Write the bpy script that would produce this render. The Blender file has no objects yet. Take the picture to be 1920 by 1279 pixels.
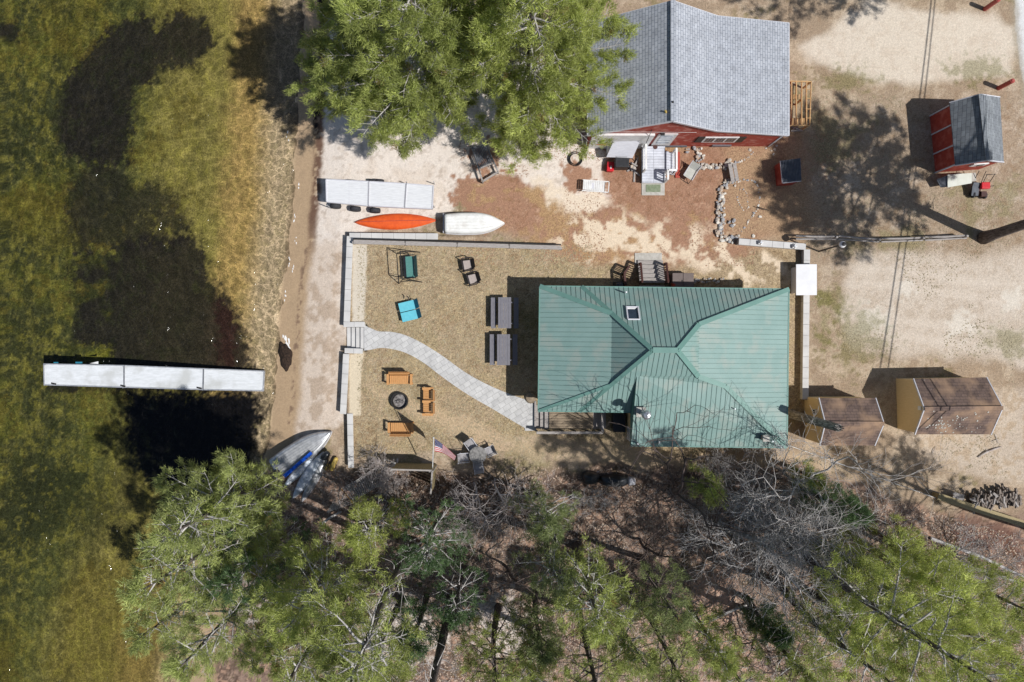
import bpy, math, random
import numpy as np
from mathutils import Vector, Matrix
R=math.radians
S=bpy.context.scene
# ---------------------------------------------------------------- camera, sky, sun, exposure
CAMH=40.0; F=1280.0
cd=bpy.data.cameras.new('camera'); cam=bpy.data.objects.new('camera',cd); S.collection.objects.link(cam)
cam.location=(0,0,CAMH); cd.sensor_width=36; cd.lens=24; cd.clip_end=2000
S.camera=cam
SUN_EL=54; AZ=22           # shadows run towards the west and a little north
sv=Vector((math.cos(R(AZ))*math.cos(R(SUN_EL)),-math.sin(R(AZ))*math.cos(R(SUN_EL)),math.sin(R(SUN_EL))))
sd=bpy.data.lights.new('sun','SUN'); sd.energy=4.5; sd.angle=R(0.53); sd.color=(1,.975,.94)
so=bpy.data.objects.new('sun',sd); S.collection.objects.link(so); so.rotation_euler=sv.to_track_quat('Z','Y').to_euler()
W=bpy.data.worlds.new('World'); S.world=W; W.use_nodes=True
nt=W.node_tree; bg=nt.nodes['Background']; sk=nt.nodes.new('ShaderNodeTexSky'); sk.sky_type='NISHITA'; sk.sun_disc=False
sk.sun_elevation=R(SUN_EL); sk.sun_rotation=R(90+AZ); nt.links.new(sk.outputs[0],bg.inputs[0]); bg.inputs[1].default_value=0.075
S.view_settings.view_transform='Standard'; S.view_settings.look='None'; S.view_settings.exposure=0.0; S.view_settings.gamma=1
S.render.resolution_x=1024; S.render.resolution_y=682
try:
    S.cycles.max_bounces=8; S.cycles.transparent_max_bounces=12; S.cycles.diffuse_bounces=3; S.cycles.caustics_reflective=False; S.cycles.caustics_refractive=False
except Exception: pass
rnd=random.Random(7)
col=S.collection
# ---------------------------------------------------------------- helpers
def P(px,py,z=0.0):
    k=(CAMH-z)/F
    return ((px-960)*k,-(py-640)*k)
def P3(px,py,z=0.0):
    x,y=P(px,py,z); return Vector((x,y,z))
def vnoise(x,y,seed=0):
    xi=np.floor(x).astype(np.int64); yi=np.floor(y).astype(np.int64); fx=x-xi; fy=y-yi
    fx=fx*fx*(3-2*fx); fy=fy*fy*(3-2*fy)
    def h(a,b):
        n=(a*374761393+b*668265263+seed*362437)&0xffffffff
        n=((n^(n>>13))*1274126177)&0xffffffff
        n=n^(n>>16)
        return (n&0xffff)/65535.0
    a=h(xi,yi);b=h(xi+1,yi);c=h(xi,yi+1);d=h(xi+1,yi+1)
    return (a*(1-fx)+b*fx)*(1-fy)+(c*(1-fx)+d*fx)*fy
def fbm(x,y,seed=0,oct=4,sc=1.0):
    s=0;a=1;t=0
    for i in range(oct):
        s=s+a*vnoise(x*sc*2**i+17.3*i,y*sc*2**i-9.1*i,seed+i*31); t+=a; a*=.55
    return s/t-.5
def sm(a,b,x):
    t=np.clip((x-a)/(b-a),0,1); return t*t*(3-2*t)
def sdpoly(X,Y,poly):
    """signed distance (positive inside) of points to a polygon given in ground metres"""
    n=len(poly); d=np.full(X.shape,1e9); ins=np.zeros(X.shape,bool)
    for i in range(n):
        ax,ay=poly[i]; bx,by=poly[(i+1)%n]
        ex,ey=bx-ax,by-ay; wx,wy=X-ax,Y-ay
        t=np.clip((wx*ex+wy*ey)/(ex*ex+ey*ey+1e-12),0,1)
        d=np.minimum(d,(wx-ex*t)**2+(wy-ey*t)**2)
        c=((ay>Y)!=(by>Y))&(X<(bx-ax)*(Y-ay)/((by-ay) if by!=ay else 1e-9)+ax)
        ins^=c
    return np.where(ins,1,-1)*np.sqrt(d)
def pp(*pts): return [P(a,b) for a,b in pts]

def tag(o,label=None,cat=None,group=None,kind=None):
    if label: o['label']=label
    if cat: o['category']=cat
    if group: o['group']=group
    if kind: o['kind']=kind
    return o
def root(name,loc,label,cat,group=None,rz=0):
    o=bpy.data.objects.new(name,None); o.empty_display_size=.2; col.objects.link(o); o.location=loc; o.rotation_euler=(0,0,rz)
    return tag(o,label,cat,group)
def link_mesh(name,me,parent=None):
    o=bpy.data.objects.new(name,me); col.objects.link(o)
    if parent: o.parent=parent
    return o
class MB:
    """collects shapes, links them as one mesh"""
    def __init__(s): s.v=[]; s.f=[]; s.mi=[]; s.m=0
    def add(s,vs,fs):
        n=len(s.v); s.v+= [tuple(v) for v in vs]
        for f in fs: s.f.append(tuple(i+n for i in f)); s.mi.append(s.m)
        return s
    def box(s,c,size,rz=0,rx=0,ry=0,taper=1.0,M=None):
        hx,hy,hz=size[0]/2,size[1]/2,size[2]/2
        vs=[(x*hx*(taper if z>0 else 1),y*hy*(taper if z>0 else 1),z*hz) for z in(-1,1) for y in(-1,1) for x in(-1,1)]
        m=Matrix.Translation(c)@Matrix.Rotation(rz,4,'Z')@Matrix.Rotation(ry,4,'Y')@Matrix.Rotation(rx,4,'X')
        if M: m=M@m
        return s.add([m@Vector(v) for v in vs],[(0,2,3,1),(4,5,7,6),(0,1,5,4),(2,6,7,3),(0,4,6,2),(1,3,7,5)])
    def bar(s,a,b,w,h,up=Vector((0,0,1))):
        a=Vector(a);b=Vector(b); d=b-a; L=d.length; 
        if L<1e-6: return s
        d/=L; x=d.cross(up)
        if x.length<1e-4: x=d.cross(Vector((0,1,0)))
        x.normalize(); y=x.cross(d)
        vs=[p+x*(i*w/2)+y*(j*h/2) for p in(a,b) for j in(-1,1) for i in(-1,1)]
        return s.add(vs,[(0,2,3,1),(4,5,7,6),(0,1,5,4),(2,6,7,3),(0,4,6,2),(1,3,7,5)])
    def tube(s,pts,rs,n=8,cap=True):
        pts=[Vector(p) for p in pts]
        if not hasattr(rs,'__len__'): rs=[rs]*len(pts)
        vs=[];fs=[]
        px=None
        for i,p in enumerate(pts):
            d=(pts[min(i+1,len(pts)-1)]-pts[max(i-1,0)])
            if d.length<1e-9: d=Vector((0,0,1))
            d.normalize()
            if px is None: px=d.orthogonal().normalized()
            px=(px-d*px.dot(d)); 
            if px.length<1e-5: px=d.orthogonal()
            px.normalize(); py=d.cross(px)
            for k in range(n):
                a=2*math.pi*k/n; vs.append(p+(px*math.cos(a)+py*math.sin(a))*rs[i])
        for i in range(len(pts)-1):
            for k in range(n):
                a=i*n+k;b=i*n+(k+1)%n; fs.append((a,b,b+n,a+n))
        if cap: fs.append(tuple(range(n-1,-1,-1))); fs.append(tuple((len(pts)-1)*n+k for k in range(n)))
        return s.add(vs,fs)
    def lathe(s,prof,c=(0,0,0),n=20,M=None):
        vs=[];fs=[]
        for r,z in prof:
            for k in range(n):
                a=2*math.pi*k/n; v=Vector((r*math.cos(a),r*math.sin(a),z))
                if M: v=M@v
                vs.append(v+Vector(c))
        for i in range(len(prof)-1):
            for k in range(n):
                a=i*n+k;b=i*n+(k+1)%n; fs.append((a,b,b+n,a+n))
        fs.append(tuple(range(n-1,-1,-1))); fs.append(tuple((len(prof)-1)*n+k for k in range(n)))
        return s.add(vs,fs)
    def slab(s,poly,th,up=False):
        """3D planar polygon given thickness downwards"""
        poly=[Vector(p) for p in poly]; n=len(poly)
        a=sum(((poly[i]-poly[0]).cross(poly[(i+1)%n]-poly[0]) for i in range(n)),Vector())
        if a.z<0: poly=poly[::-1]
        low=[p-Vector((0,0,th)) for p in poly]
        fs=[tuple(range(n)),tuple(n+k for k in range(n-1,-1,-1))]
        for k in range(n): fs.append((k,n+k,n+(k+1)%n,(k+1)%n))
        return s.add(poly+low,fs)
    def prism(s,poly,z0,z1):
        n=len(poly)
        ar=sum(poly[i][0]*poly[(i+1)%n][1]-poly[(i+1)%n][0]*poly[i][1] for i in range(n))
        if ar<0: poly=poly[::-1]
        vs=[(x,y,z0) for x,y in poly]+[(x,y,z1) for x,y in poly]
        fs=[tuple(range(n-1,-1,-1)),tuple(range(n,2*n))]+[(k,(k+1)%n,n+(k+1)%n,n+k) for k in range(n)]
        return s.add(vs,fs)
    def rock(s,c,r,rn,fl=.6):
        vs=[];n=7
        for j,(rr,z) in enumerate([(.55,-.6),(1,-.1),(.8,.55)]):
            for k in range(n):
                a=2*math.pi*k/n+j*.3; q=r*rr*rn.uniform(.75,1.2); vs.append((c[0]+q*math.cos(a),c[1]+q*math.sin(a)*.85,c[2]+z*r*fl*rn.uniform(.8,1.2)))
        vs.append((c[0]+r*.1,c[1],c[2]+r*fl*.85))
        fs=[tuple(range(n-1,-1,-1))]
        for j in range(2):
            for k in range(n):
                a=j*n+k;b=j*n+(k+1)%n; fs.append((a,b,b+n,a+n))
        for k in range(n): fs.append((2*n+k,2*n+(k+1)%n,3*n))
        return s.add(vs,fs)
    def build(s,name,mats,parent=None,world=True,smooth=False,bevel=0):
        off=Vector(parent.location) if (parent is not None and world) else Vector()
        if parent is not None and world and parent.parent: off=off+Vector(parent.parent.location)
        me=bpy.data.meshes.new(name)
        me.from_pydata([(a-off.x,b-off.y,c-off.z) for a,b,c in s.v],[],s.f)
        if not isinstance(mats,(list,tuple)): mats=[mats]
        for m in mats: me.materials.append(m)
        me.polygons.foreach_set('material_index',s.mi)
        if smooth: me.polygons.foreach_set('use_smooth',[True]*len(s.f))
        me.update()
        o=link_mesh(name,me,parent)
        if bevel:
            b=o.modifiers.new('bevel','BEVEL'); b.width=bevel; b.segments=2; b.limit_method='ANGLE'
        return o
def copy_tree(o,parent=None,loc=None,rz=None,label=None):
    c=o.copy(); col.objects.link(c)
    if parent: c.parent=parent
    if loc is not None: c.location=loc
    if rz is not None: c.rotation_euler=(0,0,rz)
    if label: c['label']=label
    for ch in list(o.children): copy_tree(ch,c)
    return c
# ---------------------------------------------------------------- materials
def srgb(r,g,b):
    f=lambda c:(c/255/12.92 if c<=10 else ((c/255+.055)/1.055)**2.4)
    return (f(r),f(g),f(b),1)
def mat(name,c1,c2=None,scale=4,rough=.7,metal=0,bump=.0,bscale=None,stretch=(1,1,1),detail=6,contrast=(.35,.65),c3=None,s3=1.0,spec=.3):
    m=bpy.data.materials.new(name); m.use_nodes=True; t=m.node_tree; b=t.nodes['Principled BSDF']
    b.inputs['Roughness'].default_value=rough; b.inputs['Metallic'].default_value=metal; b.inputs['Specular IOR Level'].default_value=spec
    tc=t.nodes.new('ShaderNodeTexCoord'); mp=t.nodes.new('ShaderNodeMapping'); mp.inputs['Scale'].default_value=stretch
    t.links.new(tc.outputs['Object'],mp.inputs[0])
    if c2 is None: c2=tuple(x*.82 for x in c1[:3])+(1,)
    n=t.nodes.new('ShaderNodeTexNoise'); n.inputs['Scale'].default_value=scale; n.inputs['Detail'].default_value=detail; n.inputs['Roughness'].default_value=.6
    t.links.new(mp.outputs[0],n.inputs[0])
    r=t.nodes.new('ShaderNodeValToRGB'); r.color_ramp.elements[0].position=contrast[0]; r.color_ramp.elements[1].position=contrast[1]
    r.color_ramp.elements[0].color=c2; r.color_ramp.elements[1].color=c1
    t.links.new(n.outputs[0],r.inputs[0]); out=r.outputs[0]
    if c3 is not None:
        n3=t.nodes.new('ShaderNodeTexNoise'); n3.inputs['Scale'].default_value=s3; n3.inputs['Detail'].default_value=5
        t.links.new(tc.outputs['Object'],n3.inputs[0])
        r3=t.nodes.new('ShaderNodeValToRGB'); r3.color_ramp.elements[0].position=.5; r3.color_ramp.elements[1].position=.66
        t.links.new(n3.outputs[0],r3.inputs[0])
        mx=t.nodes.new('ShaderNodeMix'); mx.data_type='RGBA'; t.links.new(r3.outputs[0],mx.inputs[0]); t.links.new(out,mx.inputs[6]); mx.inputs[7].default_value=c3; out=mx.outputs[2]
    t.links.new(out,b.inputs['Base Color'])
    if bump:
        nb=t.nodes.new('ShaderNodeTexNoise'); nb.inputs['Scale'].default_value=bscale or scale*3; nb.inputs['Detail'].default_value=5
        t.links.new(mp.outputs[0],nb.inputs[0])
        bp=t.nodes.new('ShaderNodeBump'); bp.inputs['Strength'].default_value=bump; bp.inputs['Distance'].default_value=.02
        t.links.new(nb.outputs[0],bp.inputs['Height']); t.links.new(bp.outputs[0],b.inputs['Normal'])
    return m
def brickmat(name,c1,c2,mortar,w,h,off=.5,rough=.9,bump=.2,mort=.02,rot=0,var=.0,plane='XY',c3=None,offn=2):
    """rows of tiles / shingles / pavers measured in metres"""
    m=bpy.data.materials.new(name); m.use_nodes=True; t=m.node_tree; b=t.nodes['Principled BSDF']; b.inputs['Roughness'].default_value=rough; b.inputs['Specular IOR Level'].default_value=.25
    tc=t.nodes.new('ShaderNodeTexCoord'); mp=t.nodes.new('ShaderNodeMapping'); mp.inputs['Rotation'].default_value=(0,0,rot)
    t.links.new(tc.outputs['Object'],mp.inputs[0]); br=t.nodes.new('ShaderNodeTexBrick'); t.links.new(mp.outputs[0],br.inputs[0])
    br.inputs['Color1'].default_value=c1; br.inputs['Color2'].default_value=c2; br.inputs['Mortar'].default_value=mortar
    br.inputs['Scale'].default_value=1; br.inputs['Brick Width'].default_value=w; br.inputs['Row Height'].default_value=h; br.inputs['Mortar Size'].default_value=mort
    br.offset=off; br.offset_frequency=offn; br.inputs['Mortar Smooth'].default_value=.3
    n=t.nodes.new('ShaderNodeTexNoise'); n.inputs['Scale'].default_value=2.2; n.inputs['Detail'].default_value=8; n.inputs['Roughness'].default_value=.7; t.links.new(tc.outputs['Object'],n.inputs[0])
    rr=t.nodes.new('ShaderNodeMapRange'); rr.inputs[1].default_value=.3; rr.inputs[2].default_value=.7; rr.inputs[3].default_value=.72-var; rr.inputs[4].default_value=1.15
    t.links.new(n.outputs[0],rr.inputs[0])
    mx=t.nodes.new('ShaderNodeMix'); mx.data_type='RGBA'; mx.blend_type='MULTIPLY'; mx.inputs[0].default_value=1
    t.links.new(br.outputs[0],mx.inputs[6]); t.links.new(rr.outputs[0],mx.inputs[7]); out=mx.outputs[2]
    if c3 is not None:
        n3=t.nodes.new('ShaderNodeTexNoise'); n3.inputs['Scale'].default_value=.9; n3.inputs['Detail'].default_value=6; t.links.new(tc.outputs['Object'],n3.inputs[0])
        r3=t.nodes.new('ShaderNodeValToRGB'); r3.color_ramp.elements[0].position=.47; r3.color_ramp.elements[1].position=.68; t.links.new(n3.outputs[0],r3.inputs[0])
        m3=t.nodes.new('ShaderNodeMix'); m3.data_type='RGBA'; t.links.new(r3.outputs[0],m3.inputs[0]); t.links.new(out,m3.inputs[6]); m3.inputs[7].default_value=c3; out=m3.outputs[2]
    t.links.new(out,b.inputs['Base Color'])
    bp=t.nodes.new('ShaderNodeBump'); bp.inputs['Strength'].default_value=bump; bp.inputs['Distance'].default_value=.01; bp.invert=True
    t.links.new(br.outputs['Fac'],bp.inputs['Height']); t.links.new(bp.outputs[0],b.inputs['Normal'])
    return m
M={}
M['white']=mat('white_paint',(.8,.8,.79,1),(.62,.61,.6,1),3,.5,bump=.05)
M['panel']=mat('white_dock_deck',(.74,.75,.77,1),(.55,.56,.58,1),3,.45,stretch=(1,14,1),bump=.1,contrast=(.3,.7))
M['dockgrey']=mat('grey_dock_deck',(.70,.72,.74,1),(.58,.60,.61,1),2.5,.5,stretch=(1,5,1),bump=.1,c3=(.5,.51,.5,1),s3=.9)
M['alu']=mat('aluminium',(.62,.63,.65,1),(.42,.43,.45,1),5,.4,metal=.5,stretch=(1,1,1),bump=.1)
M['hull']=mat('weathered_white_hull',(.8,.8,.78,1),(.68,.68,.66,1),3,.5,c3=(.62,.6,.57,1),s3=1.6)
M['orange']=mat('orange_canvas',(.72,.115,.022,1),(.6,.085,.02,1),4,.45,bump=.08)
M['dark']=mat('dark_metal',(.018,.017,.018,1),(.03,.028,.028,1),8,.5)
M['black']=mat('black_plastic',(.02,.021,.024,1),(.035,.036,.04,1),6,.45)
M['rubber']=mat('rubber',(.025,.026,.03,1),(.05,.05,.055,1),14,.8,bump=.4)
M['concrete']=brickmat('concrete_blocks',(.56,.55,.53,1),(.48,.47,.46,1),(.27,.26,.25,1),.6,.6,off=0,mort=.018,rough=.9)
M['conc_plain']=mat('plain_concrete',(.5,.48,.44,1),(.38,.36,.32,1),6,.9,bump=.3)
M['mossy']=mat('mossy_mat',(.16,.2,.12,1),(.25,.28,.2,1),7,.95,bump=.4)
M['paver']=None
M['graywood']=mat('grey_composite_boards',(.2,.195,.22,1),(.145,.14,.16,1),5,.65,stretch=(8,1,1),bump=.2)
M['oldwood']=mat('weathered_wood',(.4,.37,.35,1),(.24,.215,.2,1),4,.85,stretch=(1,10,1),bump=.4,contrast=(.3,.62))
M['deckwood']=mat('deck_boards',(.34,.27,.19,1),(.2,.155,.11,1),5,.8,stretch=(1,9,1),bump=.3)
M['cedar']=mat('cedar_boards',(.62,.33,.13,1),(.45,.22,.08,1),3,.6,stretch=(12,2,2),bump=.15,contrast=(.3,.7))
M['cedar2']=mat('new_lumber',(.62,.4,.2,1),(.48,.28,.12,1),3,.7,stretch=(3,3,3),bump=.1)
M['redbrown']=mat('reddish_brown_stain',(.085,.035,.028,1),(.055,.022,.02,1),6,.6,bump=.1)
M['turq']=mat('turquoise_cushion',(.13,.5,.6,1),(.11,.44,.54,1),5,.6,bump=.05)
M['turq2']=mat('turquoise_back',(.025,.2,.29,1),(.02,.16,.24,1),5,.6)
M['greenfab']=mat('green_mesh_fabric',(.1,.27,.24,1),(.075,.2,.18,1),20,.7)
M['taupe']=mat('taupe_cushion',(.42,.36,.33,1),(.35,.3,.28,1),9,.8)
M['wicker']=mat('dark_wicker',(.05,.04,.042,1),(.025,.02,.022,1),30,.7,bump=.4)
M['yellow']=mat('mustard_siding',(.74,.58,.34,1),(.66,.51,.29,1),3,.75,stretch=(1,8,1),bump=.08)
M['yellow2']=mat('dull_yellow_boards',(.38,.31,.17,1),(.28,.22,.12,1),3,.8,stretch=(8,8,1),bump=.2)
M['red']=mat('red_siding',(.42,.07,.045,1),(.33,.05,.035,1),5,.7,bump=.1,c3=(.46,.12,.09,1),s3=2.4)
M['redpeel']=mat('peeling_red_siding',(.40,.075,.05,1),(.32,.06,.045,1),5,.75,bump=.1,stretch=(.8,1,6),c3=(.5,.2,.16,1),s3=2.6)
M['redpole']=mat('red_painted_pole',(.45,.1,.08,1),(.3,.05,.045,1),8,.5)
M['redpl']=mat('red_plastic',(.62,.02,.03,1),(.5,.015,.025,1),5,.4)
M['ltgray']=mat('light_grey_paint',(.6,.6,.64,1),(.52,.52,.56,1),4,.6,stretch=(1,6,1))
M['deckgray']=brickmat('pale_grey_deck_paint',(.6,.62,.68,1),(.56,.58,.64,1),(.3,.31,.35,1),40,.16,off=0,mort=.012,rough=.6)
M['greenroof']=mat('green_painted_metal',(.225,.335,.312,1),(.185,.29,.268,1),.9,.52,contrast=(.3,.7),c3=(.26,.325,.295,1),s3=1.1,spec=.3,detail=10)
M['greentrim']=mat('green_roof_trim',(.14,.27,.235,1),(.12,.235,.205,1),2,.5)
M['seam']=mat('roof_seam',(.17,.27,.245,1),(.13,.21,.19,1),5,.5)
M['glass']=mat('dark_glass',(.03,.04,.06,1),(.02,.025,.04,1),3,.08,spec=.8)
M['steel']=mat('galvanised_steel',(.55,.58,.62,1),(.45,.47,.5,1),8,.35,metal=.7)
M['brickred']=mat('red_brick',(.4,.13,.09,1),(.55,.4,.35,1),14,.9,bump=.3,contrast=(.5,.6))
M['stone']=mat('fieldstone',(.62,.58,.52,1),(.34,.31,.28,1),3.1,.9,bump=.3,c3=(.5,.4,.3,1),s3=4)
M['greystone']=mat('grey_stone',(.3,.29,.28,1),(.15,.145,.14,1),5,.9,bump=.4)
M['blue']=mat('blue_plastic',(.01,.09,.55,1),(.01,.07,.42,1),4,.35)
M['palekayak']=mat('pale_blue_plastic',(.74,.79,.86,1),(.6,.67,.76,1),3,.4)
M['yelplastic']=mat('yellow_plastic',(.62,.45,.12,1),(.5,.35,.09,1),5,.5,bump=.1)
M['rope']=mat('rope',(.62,.6,.58,1),(.5,.48,.47,1),20,.9)
M['bark']=mat('pine_bark',(.15,.125,.115,1),(.07,.055,.05,1),6,.95,bump=1.0,stretch=(2,2,.6),bscale=14,contrast=(.4,.6))
M['twig']=mat('bare_grey_twigs',(.60,.57,.55,1),(.3,.28,.27,1),3,.9)
M['birch']=mat('pale_bark',(.55,.51,.49,1),(.36,.3,.28,1),3,.85)
M['darktwig']=mat('brown_twigs',(.13,.1,.09,1),(.08,.06,.055,1),3,.95)
M['foam']=mat('foam',(.82,.82,.8,1),(.7,.68,.66,1),8,.8)
M['coal']=mat('wet_leaf_litter',(.05,.032,.022,1),(.02,.013,.01,1),9,1,bump=1)
M['log']=mat('split_firewood',(.30,.25,.21,1),(.1,.08,.07,1),7,.9,bump=.5)
M['tarp']=mat('black_tarp',(.03,.034,.04,1),(.012,.014,.017,1),4,.32,bump=1,bscale=5,spec=.5)
M['brownpl']=mat('brown_storage_box',(.17,.135,.125,1),(.14,.11,.1,1),3,.6)
M['cloth_r']=mat('flag_red',(.6,.012,.04,1),(.42,.025,.05,1),4,.8)
M['cloth_w']=mat('flag_white',(.8,.78,.78,1),(.7,.68,.7,1),4,.8)
M['cloth_b']=mat('flag_blue',(.03,.035,.16,1),(.025,.03,.12,1),4,.8)
M['metalmesh']=mat('sheet_metal_slats',(.13,.14,.16,1),(.09,.1,.12,1),6,.75)
M['shing_grey']=brickmat('grey_shingles',(.43,.45,.49,1),(.37,.39,.43,1),(.17,.19,.23,1),.32,.145,off=.5,mort=.014,rot=math.pi/2,rough=.95)
M['shing_dark']=brickmat('dark_grey_shingles',(.25,.27,.29,1),(.19,.205,.225,1),(.1,.11,.125,1),.34,.15,off=.5,mort=.01,rot=math.pi/2,rough=.95)
M['shing_brown']=brickmat('brown_shingles',(.2,.14,.115,1),(.15,.105,.09,1),(.08,.06,.055,1),.3,.15,off=.5,mort=.01,rough=.95,var=.15,c3=(.34,.225,.15,1))
M['pipe']=mat('white_pipe',(.8,.8,.8,1),(.7,.7,.72,1),5,.4)
M['flower']=mat('red_flowers',(.7,.02,.03,1),(.05,.15,.03,1),30,.8,contrast=(.45,.5))
M['blank_gl']=mat('window_glass',(.35,.4,.45,1),(.5,.55,.6,1),2,.15)
# ---------------------------------------------------------------- terrain
WATER=-0.95
SH=[(-400,575),(0,556),(120,550),(250,541),(330,538),(400,532),(470,524),(560,514),(640,508),(700,503),(760,499),(820,492),(900,470),(1000,430),(1100,385),(1200,350),(1279,335),(1700,300)]
shy=np.array([-(p[0]-640)/32 for p in SH])[::-1]; shx=np.array([(p[1]-960)/32 for p in SH])[::-1]
LAWN=pp((655,442),(2600,442),(2600,1500),(2600,880),(657,880),(657,780),(648,778),(648,660),(680,655),(680,612),(655,608))
LAWN=pp((655,442),(1060,442),(1060,880),(657,880),(657,780),(648,778),(648,658),(687,658),(687,609),(652,609))
STEP_A=pp((640,613),(683,613),(683,656),(640,656))
def ground_z(X,Y):
    X=np.asarray(X,float); Y=np.asarray(Y,float)
    d=X-np.interp(Y,shy,shx)
    b=np.interp(d,[-400,-60,-20,-11,-5,-2,0,1.2,3.2,4.2],[-3.2,-3.2,-2.7,-2.2,-1.55,-1.15,-.97,-.8,-.5,-.45])
    mb=np.maximum(0,d)
    rise=.45*sm(3.8,15,mb)
    # south of the wall the bank climbs sooner
    rise=np.maximum(rise,.45*sm(4,8,mb)*sm(-7.5,-9,Y))
    b=b+rise
    m=sm(-.09,.09,sdpoly(X,Y,LAWN))
    # outside x of the lawn the ground is already level
    z=b*(1-m)+0*m
    m2=sm(2.0,4.0,X); z=z*(1-m2)
    z=z+.09*fbm(X,Y,8,3,.9)*sm(1.6,.4,np.abs(d))
    z=z+np.where(d>0,0.03*fbm(X,Y,3,4,.6)*sm(0,3,d),0.10*fbm(X,Y,5,4,.5))
    return z
def gz(x,y): return float(ground_z(np.array([x]),np.array([y]))[0])
st=.085
xs=np.arange(-31.5,31.5,st); ys=np.arange(-21.5,21.5,st)
def grow(v0,sgn):
    o=[];s=.3;v=v0
    while abs(v)<420: v+=sgn*s; s*=1.22; o.append(v)
    return o
xs=np.array(sorted(grow(xs[0],-1))+list(xs)+grow(xs[-1],1)); ys=np.array(sorted(grow(ys[0],-1))+list(ys)+grow(ys[-1],1))
X,Y=np.meshgrid(xs,ys); Z=ground_z(X,Y)
Z=Z-6*sm(60,200,np.maximum(np.abs(X),np.abs(Y)))*0
def warp(X,Y,a=.5,sc=.8,seed=1): return X+a*fbm(X,Y,seed,4,sc)*2, Y+a*fbm(X,Y,seed+50,4,sc)*2
def zone(poly,soft=.25,a=.5,sc=.8,seed=1):
    Xw,Yw=warp(X,Y,a,sc,seed)
    return sm(-soft,soft,sdpoly(Xw,Yw,poly))
def c3(*c): return np.array([srgb(*c)[k] for k in range(3)])
C=np.zeros(X.shape+(3,)); G=np.zeros(X.shape)      # colour and grassiness
def lay(w,c,g=None):
    global C,G
    w=np.clip(w,0,1)
    if not isinstance(c,np.ndarray): c=np.array(c)
    C=C*(1-w[...,None])+c*w[...,None]
    if g is not None: G=G*(1-w)+g*w
n1=fbm(X,Y,11,5,.35); n2=fbm(X,Y,12,5,1.2); n3=fbm(X,Y,13,4,3.5); n4=fbm(X,Y,14,3,.15); n5=fbm(X,Y,15,3,7)
dry=c3(165,146,119); tan=c3(156,137,116); green=c3(118,116,72); sand=c3(217,206,195); needle=c3(158,122,100); pale=c3(206,188,164); soil=c3(140,118,96); litter=c3(142,120,106); dark=c3(66,50,42)
# base: dry soil with tan grass
lay(np.ones(X.shape),tan,.5)
lay(sm(-.05,.12,n2+.5*n3),c3(176,158,136),.4); lay(sm(.05,.2,n3+.4*n1)*.6,soil,.5)
lay(sm(.08,.2,n1+.4*n3)*.45,green,.8)
# lawn
lw=zone(pp((655,450),(1120,456),(1500,470),(1515,560),(1515,780),(1480,800),(1300,860),(1000,812),(700,860),(655,860)),.15,.15,1,2)
lay(lw,dry,1); lay(lw*sm(.0,.16,n2)*.6,c3(140,118,90)); lay(lw*sm(.04,.18,n1-.5*n3)*.5,c3(186,164,136)); lay(lw*sm(.02,.16,n1+.5*n3)*.35,c3(124,116,78)); lay(lw*sm(.02,.1,n5+.6*n3)*.45,c3(118,100,74)); lay(lw*sm(.0,.12,n3+.4*n2)*.4,c3(196,176,140))
# orange pine needles
nd=zone(pp((850,330),(930,300),(1010,330),(1085,300),(1110,240),(1500,250),(1560,330),(1480,430),(1390,470),(1290,500),(1130,495),(1060,470),(950,435),(860,372)),.5,.9,.7,3)
lay(nd,needle,.35); lay(nd*sm(.0,.15,n3+.5*n2)*.55,c3(140,104,80)); lay(nd*sm(.05,.15,n5+.3*n2)*.4,c3(200,168,142)); lay(nd*sm(.03,.1,n5*.8+.5*n3)*.5,c3(128,92,70)); lay(nd*sm(.0,.16,n1+.5*n3)*.75,c3(172,142,104),.8)
nd2=zone(pp((1360,270),(1560,280),(1560,450),(1360,450)),.8,.8,.6,4); lay(nd2,c3(164,136,108),.7)
# right yard
ry=zone(pp((1500,200),(2200,150),(2200,520),(1540,520)),.9,.9,.5,5); lay(ry,c3(160,142,122),.6); lay(ry*sm(.02,.2,n2+.7*n3+.4*n5)*.45,c3(198,184,168),.4); lay(ry*sm(.05,.18,n1-.3*n3)*.5,c3(120,114,72),.9); lay(ry*sm(.0,.2,n3+.3*n5)*.6,c3(134,110,84))
# sandy drives
dv=zone(pp((1500,90),(1560,60),(1640,-10),(1700,10),(1770,28),(1860,20),(1905,60),(1900,140),(1780,150),(1720,160),(1620,150),(1560,130)),.35,.5,.8,6); lay(dv,c3(205,193,177),.15); lay(dv*sm(-.05,.25,n3+.4*n2)*.45,c3(188,172,154))
dv2=zone(pp((1590,500),(1640,470),(2200,480),(2200,720),(1900,690),(1800,672),(1690,668),(1600,660),(1575,590)),.5,.7,.7,7); lay(dv2,c3(194,181,166),.3); lay(dv2*sm(-.1,.25,n3+.5*n2+.3*n5)*.5,c3(172,155,136),.5)
for (x0_,x1_,m_) in((1600,1900,520),(1605,1900,548),(1600,1910,610),(1610,1910,640)): lay(sm(.35,.1,np.abs(Y-P(0,m_)[1]+.5*np.sin(X*.25)+.3*n1))*dv2*.4,c3(206,194,180),0)
dv3=zone(pp((1690,830),(1860,740),(2200,700),(2200,900),(1870,905),(1790,880)),.5,.7,.7,8); lay(dv3*.7,c3(194,180,164),.3); lay(dv3*sm(.0,.16,n3+.3*n2)*.6,c3(166,144,118))
for cx,cy,r in((1800,610,26),(1640,600,30),(1900,560,22),(1700,545,18)): lay(sm(1.4,.4,np.hypot(X-P(cx,cy)[0],Y-P(cx,cy)[1])*32/r+2*n3)*.5,c3(214,208,196),.0)
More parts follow.
